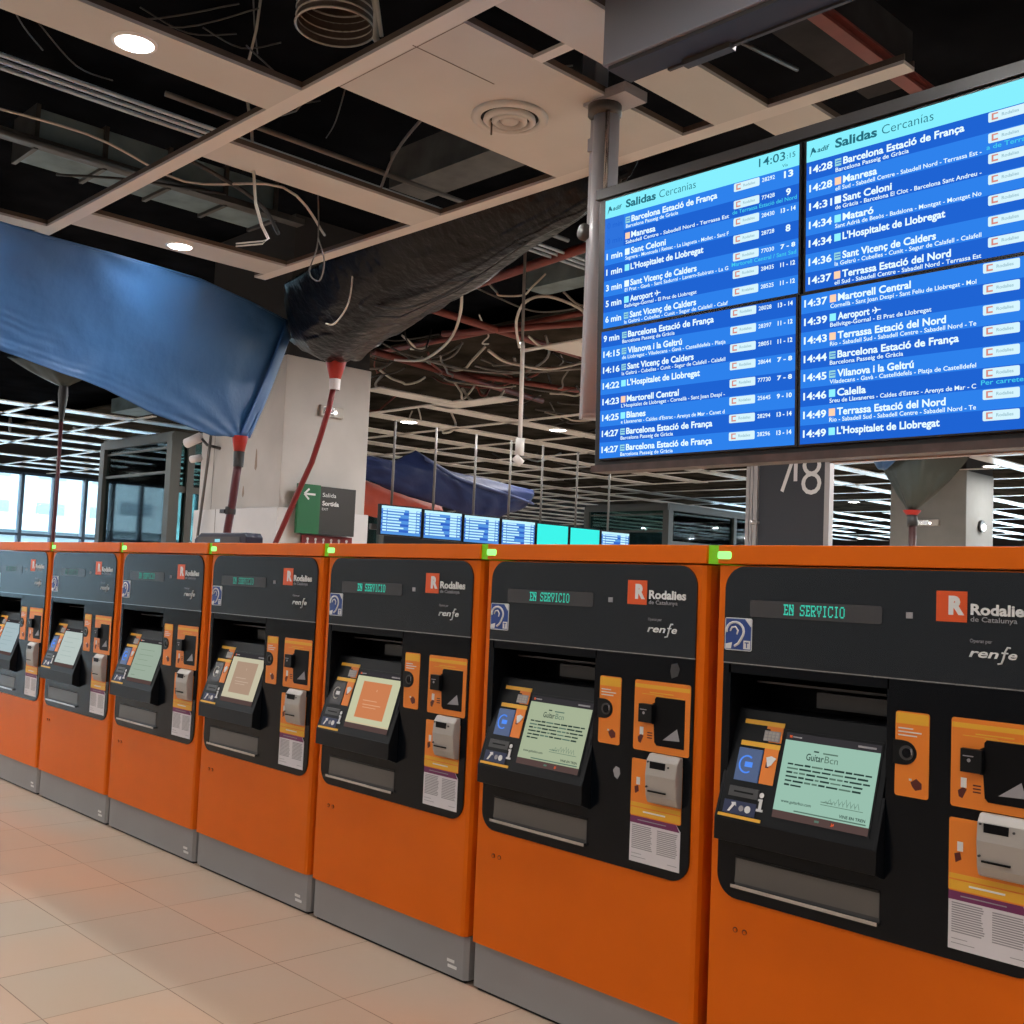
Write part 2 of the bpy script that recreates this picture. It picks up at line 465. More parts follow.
    l = MB()
    l.text('Rodalies', .861, 1.609, .028, white_l, y=-.0095, w=.164, bold=.035)
    l.text('de Catalunya', .861, 1.589, .0135, greyprint, y=-.0095, w=.128, bold=.012)
    l.build('brand_lettering', r)
    l = MB()
    l.text('Operat per', .860, 1.531, .0095, greyprint, y=-.0095, w=.062, bold=.01)
    l.text('ren', .858, 1.491, .0235, white_l, y=-.0095, w=.082, bold=.02, shear=.25)
    l.text('e', .966, 1.491, .0235, white_l, y=-.0095, w=.024, bold=.02, shear=.25)
    l.tube([(.972, -.0095, 1.522), (.964, -.0095, 1.523), (.958, -.0095, 1.512), (.953, -.0095, 1.492), (.948, -.0095, 1.478), (.938, -.0095, 1.476)], .0026, white_l, 6)
    l.box(.948, .966, -.0100, -.0093, 1.505, 1.509, white_l)
    l.build('operator_lettering', r)
    # scanner plate
    p = MB()
    p.prism(rrect(.646, .748, 1.075, 1.318, .008, 3), -.0095, -.007, label_or, 'y')
    p.box(.648, .746, -.0102, -.0095, 1.283, 1.314, label_ye)
    for k, (a, b) in enumerate(((.655, .70), (.655, .725), (.655, .712))): p.box(a, b, -.0102, -.0095, 1.268 - k * .010, 1.2715 - k * .010, white_l)
    p.prism([(.695, 1.118), (.712, 1.130), (.728, 1.118), (.728, 1.102), (.710, 1.096), (.700, 1.106)], -.0105, -.0095, brown_l, 'y')
    p.box(.690, .698, -.0106, -.0095, 1.122, 1.128, white_l)
    po = p.build('scanner_plate', r)
    q = MB()
    q.prism([(.640, 1.165), (.672, 1.165)] + [(.672 + .040 * math.sin(a), 1.200 - .035 * math.cos(a)) for a in [k * PI / 10 for k in range(1, 10)]] + [(.672, 1.235), (.640, 1.235)], -.0115, -.0098, blackp, 'y')
    q.disc((.682, -.0130, 1.200), .021, dgrey, 20, 'y', .004).disc((.684, -.0155, 1.200), .014, fascia, 20, 'y', .003)
    q.box(.696, .701, -.0165, -.0155, 1.196, 1.214, greyprint)
    q.build('scanner_lens', po)
    # coin / note plate
    n = MB()
    n.prism(rrect(.812, 1.057, 1.073, 1.319, .008, 3), -.0095, -.007, label_or, 'y')
    n.box(.814, 1.055, -.0102, -.0095, 1.292, 1.306, label_ye)
    n.box(.88, .985, -.0102, -.0095, 1.277, 1.2805, label_ye).box(.845, .94, -.0102, -.0095, 1.271, 1.273, label_ye).box(.905, 1.03, -.0102, -.0095, 1.268, 1.270, label_ye)
    n.box(.841, .857, -.0105, -.0095, 1.128, 1.155, white_l).prism([(.833, 1.118), (.848, 1.130), (.858, 1.124), (.846, 1.098), (.836, 1.102)], -.0105, -.0095, brown_l, 'y')
    for k in range(3): n.box(.875, .897, -.0101, -.0095, 1.136 - k * .009, 1.140 - k * .009, brown_l)
    no = n.build('payment_plate', r)
    k = MB().prism([(.905, 1.258), (.912, 1.266), (1.036, 1.266), (1.036, 1.098), (.918, 1.098), (.908, 1.108), (.903, 1.17), (.894, 1.17), (.894, 1.24), (.905, 1.246)], -.0112, -.0096, recess_m, 'y')
    k.add([(.945, -.0118, 1.120), (1.018, -.0118, 1.124), (1.006, -.0118, 1.165)], [(0, 1, 2)], greyprint)  # reflection inside the tray, painted as a pale triangle
    k.build('coin_tray', no)
    MB().box(.846, .905, -.028, -.0096, 1.174, 1.238, blackp).box(.853, .883, -.0290, -.028, 1.217, 1.220, greyprint).disc((.870, -.0285, 1.207), .005, greyprint, 12, 'y', .002).build('note_acceptor', no, bevel=.003)
    # ticket slot plate
    t = MB()
    t.prism(rrect(.810, 1.032, .842, 1.042, .006, 3), -.0095, -.007, label_or, 'y')
    t.box(.812, 1.030, -.0102, -.0095, .876, .890, label_ye).box(.812, 1.030, -.0101, -.0095, .846, .872, label_ye)
    t.box(.868, .966, -.0106, -.0101, .859, .864, white_l)
    t.box(.834, .850, -.0105, -.0095, .952, .978, white_l).prism([(.826, .944), (.842, .950), (.846, .930), (.830, .920)], -.0105, -.0095, brown_l, 'y')
    to = t.build('ticket_plate', r)
    rd = MB().prism([(-.0096, .898), (-.0096, 1.072), (-.030, 1.072), (-.046, 1.05), (-.052, 1.0), (-.046, .93), (-.036, .905)], .902, 1.036, silver, 'x')
    ro = rd.build('card_reader', to, bevel=.006, seg=3)
    MB().box(.922, .988, -.0500, -.044, 1.024, 1.048, recess_m).box(.918, .994, -.0535, -.044, .944, .949, recess_m).disc((.913, -.048, 1.045), .0035, dgrey, 10, 'y', .006).disc((1.002, -.048, 1.036), .0035, dgrey, 10, 'y', .006).disc((.912, -.052, .960), .0035, dgrey, 10, 'y', .006).build('card_slot', ro)
    # notice
    a = MB().prism([(.811, .684), (1.031, .684), (1.031, .820), (1.012, .842), (.811, .842)], -.0085, -.007, paper, 'y')
    a.prism([(.811, .818), (1.028, .818), (1.012, .842), (.811, .842)], -.0092, -.0085, purple, 'y')
    a.box(.845, .97, -.0096, -.0092, .829, .832, greyprint)
    for kk in range(13):
        a.box(.820, .908 + random.uniform(-.006, .004), -.0088, -.0085, .808 - kk * .0065, .8115 - kk * .0065, greyprint)
        a.box(.932, 1.020 + random.uniform(-.008, .002), -.0088, -.0085, .805 - kk * .0065, .8085 - kk * .0065, greyprint)
    a.box(.820, .865, -.0088, -.0085, .712, .714, greyprint).box(.820, .885, -.0088, -.0085, .700, .702, greyprint).box(.98, 1.02, -.0088, -.0085, .700, .702, greyprint)
    tag(a.build('notice', r), 'white printed notice with a purple header')
    if i == 6:
        MB().prism([(.722, .985), (.735, 1.0), (.752, .995), (.756, .975), (.744, .955), (.730, .962)], -.0078, -.007, greyprint, 'y').build('sticker_remnant', r)
        MB().prism([(.97, 1.385), (.995, 1.39), (1.006, 1.37), (.998, 1.345), (.972, 1.335), (.966, 1.36)], -.0078, -.007, dispgrey, 'y').build('sticker_remnant', r)
    if i == 7:
        MB().prism([(.515, 1.238), (.530, 1.262), (.560, 1.268), (.545, 1.245), (.528, 1.228), (.532, 1.212), (.518, 1.215)], .232, .239, white_l, 'y').build('sticker_remnant', r)
    # ticket tray
    ty = MB().box(.106, .606, -.0075, -.0069, .694, .788, dgrey)  # flat plate; its dark rim paints the shadow of a recess
    ty.prism([(.112, .782), (.604, .782), (.604, .712), (.104, .706)], -.0082, -.0075, mat_tray, 'y')
    ty.box(.098, .606, -.022, -.0075, .690, .701, chrome).box(.105, .606, -.0095, -.0075, .784, .790, blackp)
    ty.build('ticket_tray', r)
    # console
    cs = MB()
    cs.prism([(-.055, .842), (-.055, .915), (.052, 1.26), (.20, 1.26), (.20, .842)], .0645, .610, blackp, 'x')
    cs.box(.052, .618, -.057, -.008, .842, .914, blackp)
    cs.prism([(-.056, .915), (-.050, .842), (-.008, .825), (-.008, 1.06)], .606, .6185, blackp, 'x')
    cs.prism([(-.056, .915), (-.050, .842), (-.008, .842), (-.008, 1.06)], .052, .0640, blackp, 'x')
    co = cs.build('console', r, bevel=.002)
    MB().box(.30, .60, .14, .20, 1.28, 1.33, dgrey).box(.10, .56, .10, .238, 1.345, 1.352, dispgrey).build('hood_reflection', r)  # grey boxes stand in for a reflection in the recess, no lamp
    b = MB()
    M = plane_M(.002)
    def Q(x0, x1, z0, z1, m, e=0):
        b.box(x0, x1, -.001 - e, .001, z0, z1, m, M)
    Q(.100, .248, 1.214, 1.228, label_ye); Q(.186, .246, 1.205, 1.214, label_or); Q(.200, .246, 1.165, 1.205, label_or)
    b.build('marker_plate', co)
    b = MB(); Q(.181, .240, 1.168, 1.200, greyprint, .002)
    for kx in range(4):
        for kz in range(3): Q(.185 + kx * .0135, .195 + kx * .0135, 1.171 + kz * .0095, 1.178 + kz * .0095, silver, .004)
    b.build('keypad', co)
    b = MB(); Q(.100, .246, 1.145, 1.160, label_ye); Q(.192, .244, 1.036, 1.145, label_or)
    b.prism([(.205, 1.118), (.222, 1.124), (.240, 1.118), (.226, 1.096), (.214, 1.090)], -.004, -.001, white_l, 'y', M); Q(.206, .217, 1.086, 1.104, brown_l, .001)
    b.build('marker_plate', co)
    b = MB(); Q(.100, .188, 1.036, 1.137, card_face if i not in (4, 5) else dispgrey, .003)
    n0 = 14
    arc = [(.138 + .026 * math.cos(t), 0, 1.088 + .026 * math.sin(t)) for t in [.3 * PI + kk * 1.4 * PI / n0 for kk in range(n0 + 1)]]
    b.tube([(x, -.005, z) for x, y_, z in arc], .0028, card_blue if i not in (4, 5) else silver, 6, M=M)
    Q(.132, .160, 1.080, 1.096, card_blue if i not in (4, 5) else white_l, .005)
    tag(b.build('contactless_reader', co), 'contactless pad glowing blue' if i not in (4, 5) else 'unlit grey contactless pad')
    b = MB(); Q(.092, .202, .986, 1.016, dgrey, .004); Q(.112, .184, .999, 1.004, recess_m, .005); b.build('card_insert_slot', co)
    b = MB(); Q(.080, .200, .932, .972, navy_l)
    b.prism([(.098, .938), (.106, .938), (.122, .960), (.128, .956), (.124, .968), (.108, .966), (.112, .960)], -.003, -.001, white_l, 'y', M)
    b.disc((.148, -.002, .952), .009, greyprint, 12, 'y', .002, M).disc((.172, -.002, .952), .011, white_l, 12, 'y', .002, M)
    b.disc((.214, -.002, 1.002), .008, white_l, 12, 'y', .002, M); Q(.209, .219, .956, .990, white_l, .001); Q(.202, .226, .953, .960, white_l, .001); Q(.204, .212, .984, .990, white_l, .001)
    Q(.064, .225, .920, .929, label_ye)
    b.build('symbol_strip', co)
    b = MB(); sx0, sx1 = .262, .585
    style = SCREENS[i]
    bg = style['bg']
    Q(sx0 - .006, sx1 + .006, .943, 1.212, blackp)
    b.box(sx0, sx1, -.0025, -.001, .970, 1.182, bg, M)
    Q(sx0, sx1, 1.182, 1.204, scr_bar, .0012); Q(sx0, sx1, .947, .970, scr_bar2, .0012)
    E2 = .0030
    def R(x0, x1, z0, z1, m, e=E2): b.box(x0, x1, -e - .0004, -.0024, z0, z1, m, M)
    R(sx0 + .012, sx0 + .022, 1.189, 1.197, red_l); R(sx0 + .024, sx0 + .055, 1.191, 1.195, greyprint); R(sx1 - .075, sx1 - .015, 1.190, 1.196, greyprint)
    if style['kind'] == 'poster':
        y = -.0036
        b.text('Guitar', .345, 1.130, .0195, scr_dark, y=y, w=.060, M=M, bold=.01)
        b.text('Bcn', .409, 1.130, .0195, scr_mid, y=y, w=.045, M=M)
        R(.368, .385, 1.156, 1.160, scr_dark); R(.40, .45, 1.154, 1.158, scr_mid)
        rr = random.Random(3)
        for k_ in range(6):
            x = .285; z = 1.109 - k_ * .0125; end = (.57, .575, .568, .560, .545, .345)[k_]
            while x < end - .012:
                wl = rr.uniform(.012, .042); R(x, min(x + wl, end), z + rr.uniform(0, .0008), z + .0045 + rr.uniform(0, .0014), scr_dark if rr.random() > .25 else scr_mid); x += wl + .005
        b.text('www.guitarbcn.com', .285, .996, .0085, scr_dark, y=y, w=.105, M=M, bold=.01)
        b.text('VINE EN TREN', .487, .983, .0080, scr_dark, y=y, w=.085, M=M, bold=.02)
        for k_ in range(9):
            hh = .006 + .018 * abs(math.sin(k_ * 1.7)) * (1 - abs(k_ - 5) / 7)
            b.tube([(.43 + k_ * .013, -.0032, 1.014 + hh * .3), (.43 + k_ * .013 + .007, -.0032, 1.016 + hh), (.43 + k_ * .013 + .013, -.0032, 1.014)], .0009, scr_mid, 4, M=M)
        R(.42, .46, 1.016, 1.018, scr_mid); R(.42, .56, 1.009, 1.0105, scr_mid)
        R(.335, .575, .9745, .978, scr_mid)
        R(.41, .425, .956, .962, scr_mid); R(.465, .475, .954, .963, red_l)
    elif style['kind'] == 'card':
        R(.318, .530, .998, 1.160, style['card'])
        R(.355, .49, 1.057, 1.060, style['line'], .0036); R(.35, .455, 1.075, 1.078, style['line'], .0036); R(.36, .46, 1.045, 1.0475, style['line'], .0036)
        b.text('a', .43, 1.12, .014, style['line'], y=-.004, M=M, bold=.01)
        R(sx0, sx1, .973, .9745, style['line'])
    else:
        rr = random.Random(i)
        for k_ in range(5): R(.30 + rr.uniform(0, .03), .44 + rr.uniform(0, .1), 1.14 - k_ * .03, 1.1425 - k_ * .03, style['line'])
        R(.30, .345, .986, .99, style['line'])
    so = b.build('screen', co)
    tag(so, style['lab'])
    return r

mat_tray = mat('tray_flap', (.12, .115, .11), .3, metal=.3)
def card(c, l, a, b_, lab): return dict(kind='card', bg=c, card=a, line=l, lab=lab)
SCREENS = {
    7: dict(kind='poster', bg=emis('screen_green', lin(155, 194, 176), .95), lab='screen lit with a pale green concert poster'),
    6: dict(kind='poster', bg=emis('screen_olive', lin(168, 180, 150), .95), lab='screen lit with a yellowish green concert poster'),
    5: dict(kind='card', bg=emis('screen_cream', lin(200, 200, 165), .95), card=emis('screen_orange', lin(205, 128, 84), .95), line=emis('screen_peach', lin(230, 175, 135), .9), lab='cream screen with an orange card'),
    4: dict(kind='card', bg=emis('screen_cream_pale', lin(205, 198, 170), .9), card=emis('screen_tan', lin(178, 150, 128), .9), line=emis('screen_tan_line', lin(205, 180, 160), .9), lab='cream screen with a tan card'),
    3: dict(kind='plain', bg=emis('screen_sage', lin(165, 182, 165), .85), line=emis('screen_sage_line', lin(140, 160, 140), .85), lab='pale sage screen'),
    2: dict(kind='plain', bg=emis('screen_white', lin(192, 205, 200), .9), line=emis('screen_white_line', lin(165, 185, 180), .9), lab='whitish glaring screen'),
    1: dict(kind='plain', bg=emis('screen_blue', lin(175, 195, 200), .9), line=emis('screen_blue_line', lin(150, 175, 180), .9), lab='whitish blue screen'),
    0: dict(kind='plain', bg=emis('screen_far', lin(175, 195, 200), .9), line=emis('screen_far_line', lin(150, 175, 180), .9), lab='whitish screen'),
}
LM = {7: 'nearest orange ticket machine, cut off by the right edge, showing a pale green poster',
      6: 'orange ticket machine with a yellowish green poster on screen, second from the right',
      5: 'orange ticket machine whose cream screen shows a bright orange card, third from the right',
      4: 'orange ticket machine whose cream screen shows a dull tan card, middle of the row',
      3: 'orange ticket machine with a plain sage screen, below the pillar edge, third from the left',
      2: 'orange ticket machine with a whitish glaring screen, second from the left end',
      1: 'orange ticket machine cut by the left edge, farthest end of the row'}
for i in range(7, 0, -1): machine(i, LM[i])
random.seed(11)
# case on top of the machines
c = empty('scanner_case', (4.03, .40, 1.80), 'low navy plastic device lying on top of the ticket machines before the white pillar', 'device')
MB().prism([(-.38, .0), (.27, .0), (.27, .06), (.24, .085), (-.30, .085), (-.38, .045)], -.02, .10, navy_pl, 'y').build('case', c, bevel=.006)
MB().box(-.33, .20, -.024, -.02, .018, .060, dgrey).build('front_panel', c)
MB().box(-.10, -.04, -.027, -.024, .026, .045, b_tea).build('display', c)

# ------------------------------------------------------------------ SUSPENDED CEILING
tn = [0]
def trim(mb):
    tn[0] += 1
    return struct(mb.build('trim_%d' % tn[0]))
T = .02
def flatpiece(x0, x1, y0, y1, m, rail=True):
    b = MB().box(x0, x1, y0, y1, ZC, ZC + T, m)
    if rail:   # upturned dark flange along the long edges
        if (x1 - x0) > (y1 - y0): b.box(x0, x1, y1 - .012, y1, ZC + T, ZC + T + .035, rail_dk).box(x0, x1, y0, y0 + .012, ZC + T, ZC + T + .035, rail_dk)
        else: b.box(x0, x0 + .012, y0, y1, ZC + T, ZC + T + .035, rail_dk).box(x1 - .012, x1, y0, y1, ZC + T, ZC + T + .035, rail_dk)
    return trim(b)
flatpiece(.52, 9.3, .31, .42, grid_m)                 # beam 1
flatpiece(.92, 7.53, 2.27, 2.39, grid_m)              # beam 2
flatpiece(-6, 12, -1.64, -1.53, grid_m)
flatpiece(.66, .86, -1.53, .31, grid_m)
flatpiece(4.36, 4.75, -1.53, .31, panel_m)
flatpiece(3.34, 3.71, .42, 2.27, panel_m)
flatpiece(1.09, 1.49, .42, 2.27, panel_m)
flatpiece(4.97, 6.07, .42, 2.27, panel_m)             # wide panel with the diffuser
trim(MB().box(5.683, 5.689, .40, 1.0, ZC - .0015, ZC, rail_dk))
trim(MB().box(4.97, 6.07, .425, .43, ZC - .001, ZC, rail_dk))
flatpiece(6.07, 6.31, .93, 1.0, grid_m, False)
flatpiece(6.31, 6.69, .42, 2.27, panel_m)
flatpiece(6.51, 6.90, 2.39, 4.1, panel_m)
for k, y in enumerate((4.2, 6.1)): flatpiece(-24.8, -9.2, y, y + .1, strip_w, False)
flatpiece(-24.8, -2.7, 8.13, 8.22, strip_w, False)
flatpiece(-24.8, 1.2, 10.1, 10.2, strip_w, False)
y = 12.08
while y < 45:
    flatpiece(-24.8, 19, y, y + .1, strip_w, False); y += 1.95 * (1 if y < 24 else 2)
k = 0
rs = random.Random(5)
while True:
    x = 1.3 - 1.625 * k
    if x < -24.5: break
    ys = 2.4 if x < -9 else (8.2 if x < -2 else 12.1)
    y = ys
    if x < -.5:
        while y < 45:
            ln = rs.choice((3.9, 5.85, 7.8)); e = min(y + ln, 45.9)
            if not (-9 < x < -4 and y > 20 and y < 26): flatpiece(x - .2, x + .2, y, e, strip_w, False)
            y = e + rs.choice((.12, .12, 1.95))
    k += 1
for x in (1.3, 2.9, 4.55, 6.2, 7.8, 9.4, 11): flatpiece(x - .2, x + .2, 12.2 if x < 5 else 8.2, 45, strip_w, False)
flatpiece(-3.3, -2.9, 6.7, 8.1, strip_w, False)
flatpiece(-5.7, -5.2, 6.3, 8.1, strip_w, False)
flatpiece(-3.5, -1.9, 8.23, 8.6, strip_w, False)
flatpiece(.7, 2.2, 6.1, 6.18, strip_w, False)
flatpiece(1.1, 1.6, 6.18, 7.2, strip_w, False)

struct(MB().box(XL, XR, 8.6, YB, 5.75, 5.8, mat('rough_soffit', (.035, .031, .026), .95, spec=0, var=.6, vscale=1.5)).build('trim_900'))
# ceiling diffuser
d = empty('hanging_air_diffuser', (5.44, 1.36, ZC), 'round beige air diffuser with concentric rings in the wide ceiling panel', 'air diffuser')
MB().lathe([(.235, 0), (.238, -.012), (.225, -.024), (.190, -.026), (.178, -.016), (.182, 0)], panel_m, n=48).build('outer_ring', d)
for ra, rb, z in ((.158, .128, -.030), (.106, .080, -.036)):
    MB().lathe([(ra, -.012), (ra + .004, z), (rb, z - .012), (rb - .004, -.012)], panel_m, n=40).build('inner_ring', d)
MB().lathe([(.062, -.012), (.06, -.03), (.045, -.042), (.001, -.045)], panel_m, n=32).disc((0, 0, -.004), .182, recess_m, 40, 'z', .003).build('centre_disc', d)
MB().box(-.115, -.107, -.05, -.042, -.10, -.02, rail_dk).build('hanging_tab', d)

# downlights
LIGHTS = [((4.55, -.63), 'round downlight glowing in the nearer ceiling strip, top left'),
          ((1.28, 1.31), 'round downlight glowing in the ceiling strip just above the blue tarp'),
          ((-5.27, 9.13), 'round downlight in the battered ceiling just right of the big white pillar'),
          ((-3.53, 11.22), 'round downlight above the ends of the small monitors, left of the departure board'),
          ((.92, 19.5), 'round downlight right of the olive tarp, under the departure board corner'),
          ((-5.86, 26.3), 'small distant downlight between the dark column and the olive tarp'),
          ((-7.3, 16.6), 'small downlight just left of the bottom corner of the departure board'),
          ((-11.87, 35.8), 'tiny distant downlight low beside the dark platform column'),
          ((-7.0, 40.5), 'tiny distant downlight to the right of the far white pillar'),
          ((-15.2, 44.0), 'tiny distant downlight above the machines left of the far white pillar')]
def lampobj(x, y, p, r=.09, z=ZC - .03):
    l = bpy.data.lights.new('downlight_lamp', 'AREA'); l.shape = 'DISK'; l.size = r * 2; l.energy = p
    l.color = (1, .965, .925)
    o = bpy.data.objects.new('downlight_lamp', l); COL.objects.link(o); o.location = (x, y, z)
    return o
for (x, y), lab in LIGHTS:
    r = empty('hanging_downlight', (x, y, ZC), lab, 'ceiling light', 'round downlights')
    f_ = 1.0 if y < 5 else 1.45
    MB().lathe([(.125 * f_, 0), (.123 * f_, -.008), (.105 * f_, -.012), (.10 * f_, -.003)], strip_w, n=32).build('trim_ring', r)
    MB().disc((0, 0, -.006), .10 * f_, lamp_e, 32, 'z', .006).build('diffuser', r)
PW = 34
for x in (-21.5, -15, -8.45, -5.2, -1.95, 1.3, 4.55, 7.8, 11.05, 15):
    for y in (-10.4, -6.5, -2.58, -.63, 1.31, 5.2, 9.13, 15, 21, 28, 36, 43):
        if y == -2.58 and x in (4.55,): continue
        far = y > 4 or x < -6
        if x in (-1.95, 1.3) and y < 0: lampobj(x, y - .5, PW * .5)  # extra lamps without fixtures, added to brighten the left machines
        lampobj(x, y, PW * ((3.0 if y > 8 else 2.2) if far else .93))

# ------------------------------------------------------------------ SERVICES IN THE CEILING VOID
def thing_mesh(mb, name, label, cat, group=None): return tag(mb.build(name), label, cat, group)
dd = empty('hanging_duct', (0, 0, 5.3), 'pale bluish sheet-metal duct in the dark void above the blue tarp', 'duct')
MB().box(-.02, .46, .30, 2.75, 0, .35, duct_m).build('duct_body', dd)
fb = MB()
for yy in (.30, .92, 1.55, 2.15, 2.72): fb.box(-.05, .49, yy - .02, yy + .02, -.03, .38, duct_rim)
fb.box(.46, .60, -.6, 3.0, -.02, .04, duct_rim)
fb.build('duct_flange', dd)
dd = empty('hanging_duct', (2.1, 2.95, 5.3), 'dull grey duct end seen between the second ceiling strip and the wide panel', 'duct')
MB().box(0, 1.5, 0, .42, 0, .35, mat('dull_duct', (.10, .105, .105), .6, var=.4, vscale=3)).build('duct_body', dd)
dd = empty('hanging_duct', (.65, 6.2, 5.3), 'small bluish duct far back left of the grey post', 'duct')
MB().box(0, 1.4, 0, .35, 0, .3, duct_m).build('duct_body', dd)
for k, x in enumerate((1.82, 1.93, 2.04)):
    thing_mesh(MB().tube([(x, -4, 5.3), (x, 12, 5.3)], .018, pipe_lt, 8), 'hanging_conduit', 'thin bright conduit, one of three running parallel in the dark void upper left', 'pipe', 'three parallel conduits')
def smooth(P, k=5):
    P = [Vector(p) for p in P]
    if len(P) < 3: return P
    Q = []
    for i in range(len(P) - 1):
        p0 = P[max(0, i - 1)]; p1 = P[i]; p2 = P[i + 1]; p3 = P[min(len(P) - 1, i + 2)]
        for j in range(k):
            t = j / k
            Q.append(.5 * ((2 * p1) + (p2 - p0) * t + (2 * p0 - 5 * p1 + 4 * p2 - p3) * t * t + (3 * p1 - p0 - 3 * p2 + p3) * t ** 3))
    return Q + [P[-1]]
def pipe(pts, r, m, label, cat='pipe', group=None, n=8):
    pts = smooth(pts)
    return thing_mesh(MB().tube(pts, r, m, n), 'hanging_' + ('pipe' if cat == 'pipe' else 'cable'), label, cat, group)
thing_mesh(MB().tube([(2.97, .3, 5.02), (2.97, 4.5, 5.02)], .022, pipe_gr, 8), 'hanging_pipe', 'grey pipe crossing the opening above the second ceiling strip', 'pipe')
thing_mesh(MB().tube([(.58, -2.5, 5.3), (.58, 1.7, 5.3)], .03, duct_rim, 8), 'hanging_pipe', 'brown pipe running along the pale duct at far left', 'pipe')
pipe([(4.0, 1.85, 5.1), (3.3, 2.1, 5.05), (2.5, 2.5, 4.9)], .012, pipe_gr, 'thin brace rod crossing the opening left of the wide ceiling panel')
pipe([(1.2, -.8, 5.2), (1.6, .3, 5.1), (1.5, 1.2, 5.0), (2.3, 1.7, 4.9), (1.9, 2.4, 4.75)], .011, cable_w, 'thin pale cable sagging across the dark void above the blue tarp', 'cable')
pipe([(.2, .6, 5.2), (.9, 1.0, 5.1), (1.5, 1.6, 5.0)], .012, cable_k, 'black cable crossing in front of the pale duct', 'cable')
pipe([(1.9, 1.0, 5.05), (1.85, 1.7, 4.9), (1.6, 2.1, 4.75)], .018, cable_k, 'thick black cable hanging beside the pale duct end', 'cable')
cw = MB()
for dx in (-.010, .010):
    cw.tube([(3.36 + dx, .8, 5.95), (3.30 + dx, .8, 5.57), (3.20 + dx, .8, 5.33), (3.22 + dx, .8, 5.1), (3.32 + dx, .8, 4.82), (3.39 + dx, .8, 4.47), (3.44 + dx, .8, 4.25), (3.54 + dx, .8, 4.07), (3.64 + dx, .8, 3.955), (3.56, .8, 3.945 + dx), (3.20, .8, 4.0 + dx)], .0055, cable_w, 8)
thing_mesh(cw, 'hanging_cable', 'pair of white cables dangling through the ceiling opening, bent at the lower end', 'cable')
pipe([(3.35, .7, 5.4), (3.8, .9, 4.9), (3.95, .36, 4.56)], .006, pipe_gr, 'thin suspension wire slanting down to the corner of the first ceiling beam', 'cable')
pipe([(2.95, 1.6, 4.9), (3.0, 1.62, 4.3), (2.9, 1.62, 4.05), (3.05, 1.62, 3.95), (3.1, 1.62, 4.1), (3.0, 1.62, 4.3)], .006, pipe_gr, 'thin dark wire loop hanging below the second ceiling strip', 'cable')
# flexible duct
fd = empty('hanging_flexible_duct', (5.13, .27, 4.74), 'open end of a large corrugated flexible duct hanging at the top of the picture', 'duct')
fb = MB(); prof = []
for k in range(34):
    prof.append((.21 + (.012 if k % 2 else 0), k * .016))
fb.lathe(prof, mat('corrugated_foil', (.16, .12, .10), .5, metal=.3), n=36)
for k in range(1, 9): fb.tube([(.219 * math.cos(t * PI / 16), .219 * math.sin(t * PI / 16), k * .045) for t in range(33)], .006, cable_w, 5, cap=False)
fb.build('duct_body', fd)
MB().lathe([(.222, -.006), (.230, 0), (.222, .01), (.216, 0), (.222, -.006)], cable_w, n=36).build('end_collar', fd)
MB().tube([(.22, .05, .3), (.25, .1, .05), (.2, .14, -.08), (.26, .2, -.18)], .02, cable_w, 6).tube([(.26, .0, .4), (.33, .03, .1), (.31, .1, -.12)], .012, cable_w, 6).build('torn_lining', fd)
# red steel
rb = MB().box(-.05, .05, -3.5, 3.5, 0, .02, pipe_rd).box(-.05, .05, -3.5, 3.5, .07, .09, pipe_rd).box(-.008, .008, -3.5, 3.5, .02, .07, pipe_rd)
ro = thing_mesh(rb, 'hanging_steel_beam', 'red steel beam slanting behind the grey box at the upper right', 'steel beam'); ro.location = (6.665, 3.9, 5.28)
def rpipe(a, b, r, lab): return thing_mesh(MB().tube([a, b], r, pipe_rd, 10), 'hanging_pipe', lab, 'pipe')
rpipe((-.3, 5.70, 5.28), (3.6, 5.30, 5.32), .055, 'thick red pipe running out from behind the black tarp towards the grey post')
rpipe((-.40, 5.0, 5.1), (-.86, 9.6, 5.1), .05, 'dark red pipe slanting down to the right in the wrecked ceiling')
rpipe((-1.4, 6.6, 5.1), (1.3, 7.55, 5.1), .045, 'red pipe rising towards the grey post in the wrecked ceiling')
rpipe((-2.8, 6.5, 5.0), (-3.65, 10.9, 5.0), .05, 'dark red pipe running down from the top of the white pillar')
rpipe((-4.2, 7.1, 5.2), (1.2, 7.2, 5.2), .04, 'thin red pipe crossing the wrecked ceiling just above the white strips')
rpipe((-3.4, 8.6, 5.1), (-2.5, 11.8, 5.1), .045, 'short red pipe beyond the hanging camera pole')
for a in (((1.24, 4.62, 5.0), (.6, 5.2, 4.85), (-.04, 5.63, 4.7), (-.8, 6.0, 4.65), (-1.77, 6.51, 4.75), (-2.63, 6.73, 4.9)),
          ((-.14, 6.89, 4.8), (.4, 6.3, 4.95), (1.05, 5.82, 5.0), (1.43, 5.82, 5.0), (1.6, 6.2, 4.9), (1.37, 6.53, 4.85)),
          ((-2.12, 6.42, 4.9), (-1.9, 7.0, 4.8), (-1.68, 7.38, 4.75), (-1.37, 8.11, 4.8), (-.6, 7.9, 4.9), (-.29, 7.53, 5.1))):
    pipe(a, .018, cable_w if a[0][0] != -2.12 else pipe_gr, 'pale flexible conduit looping through the wrecked ceiling', 'cable', 'looping conduits')
rs = random.Random(21)
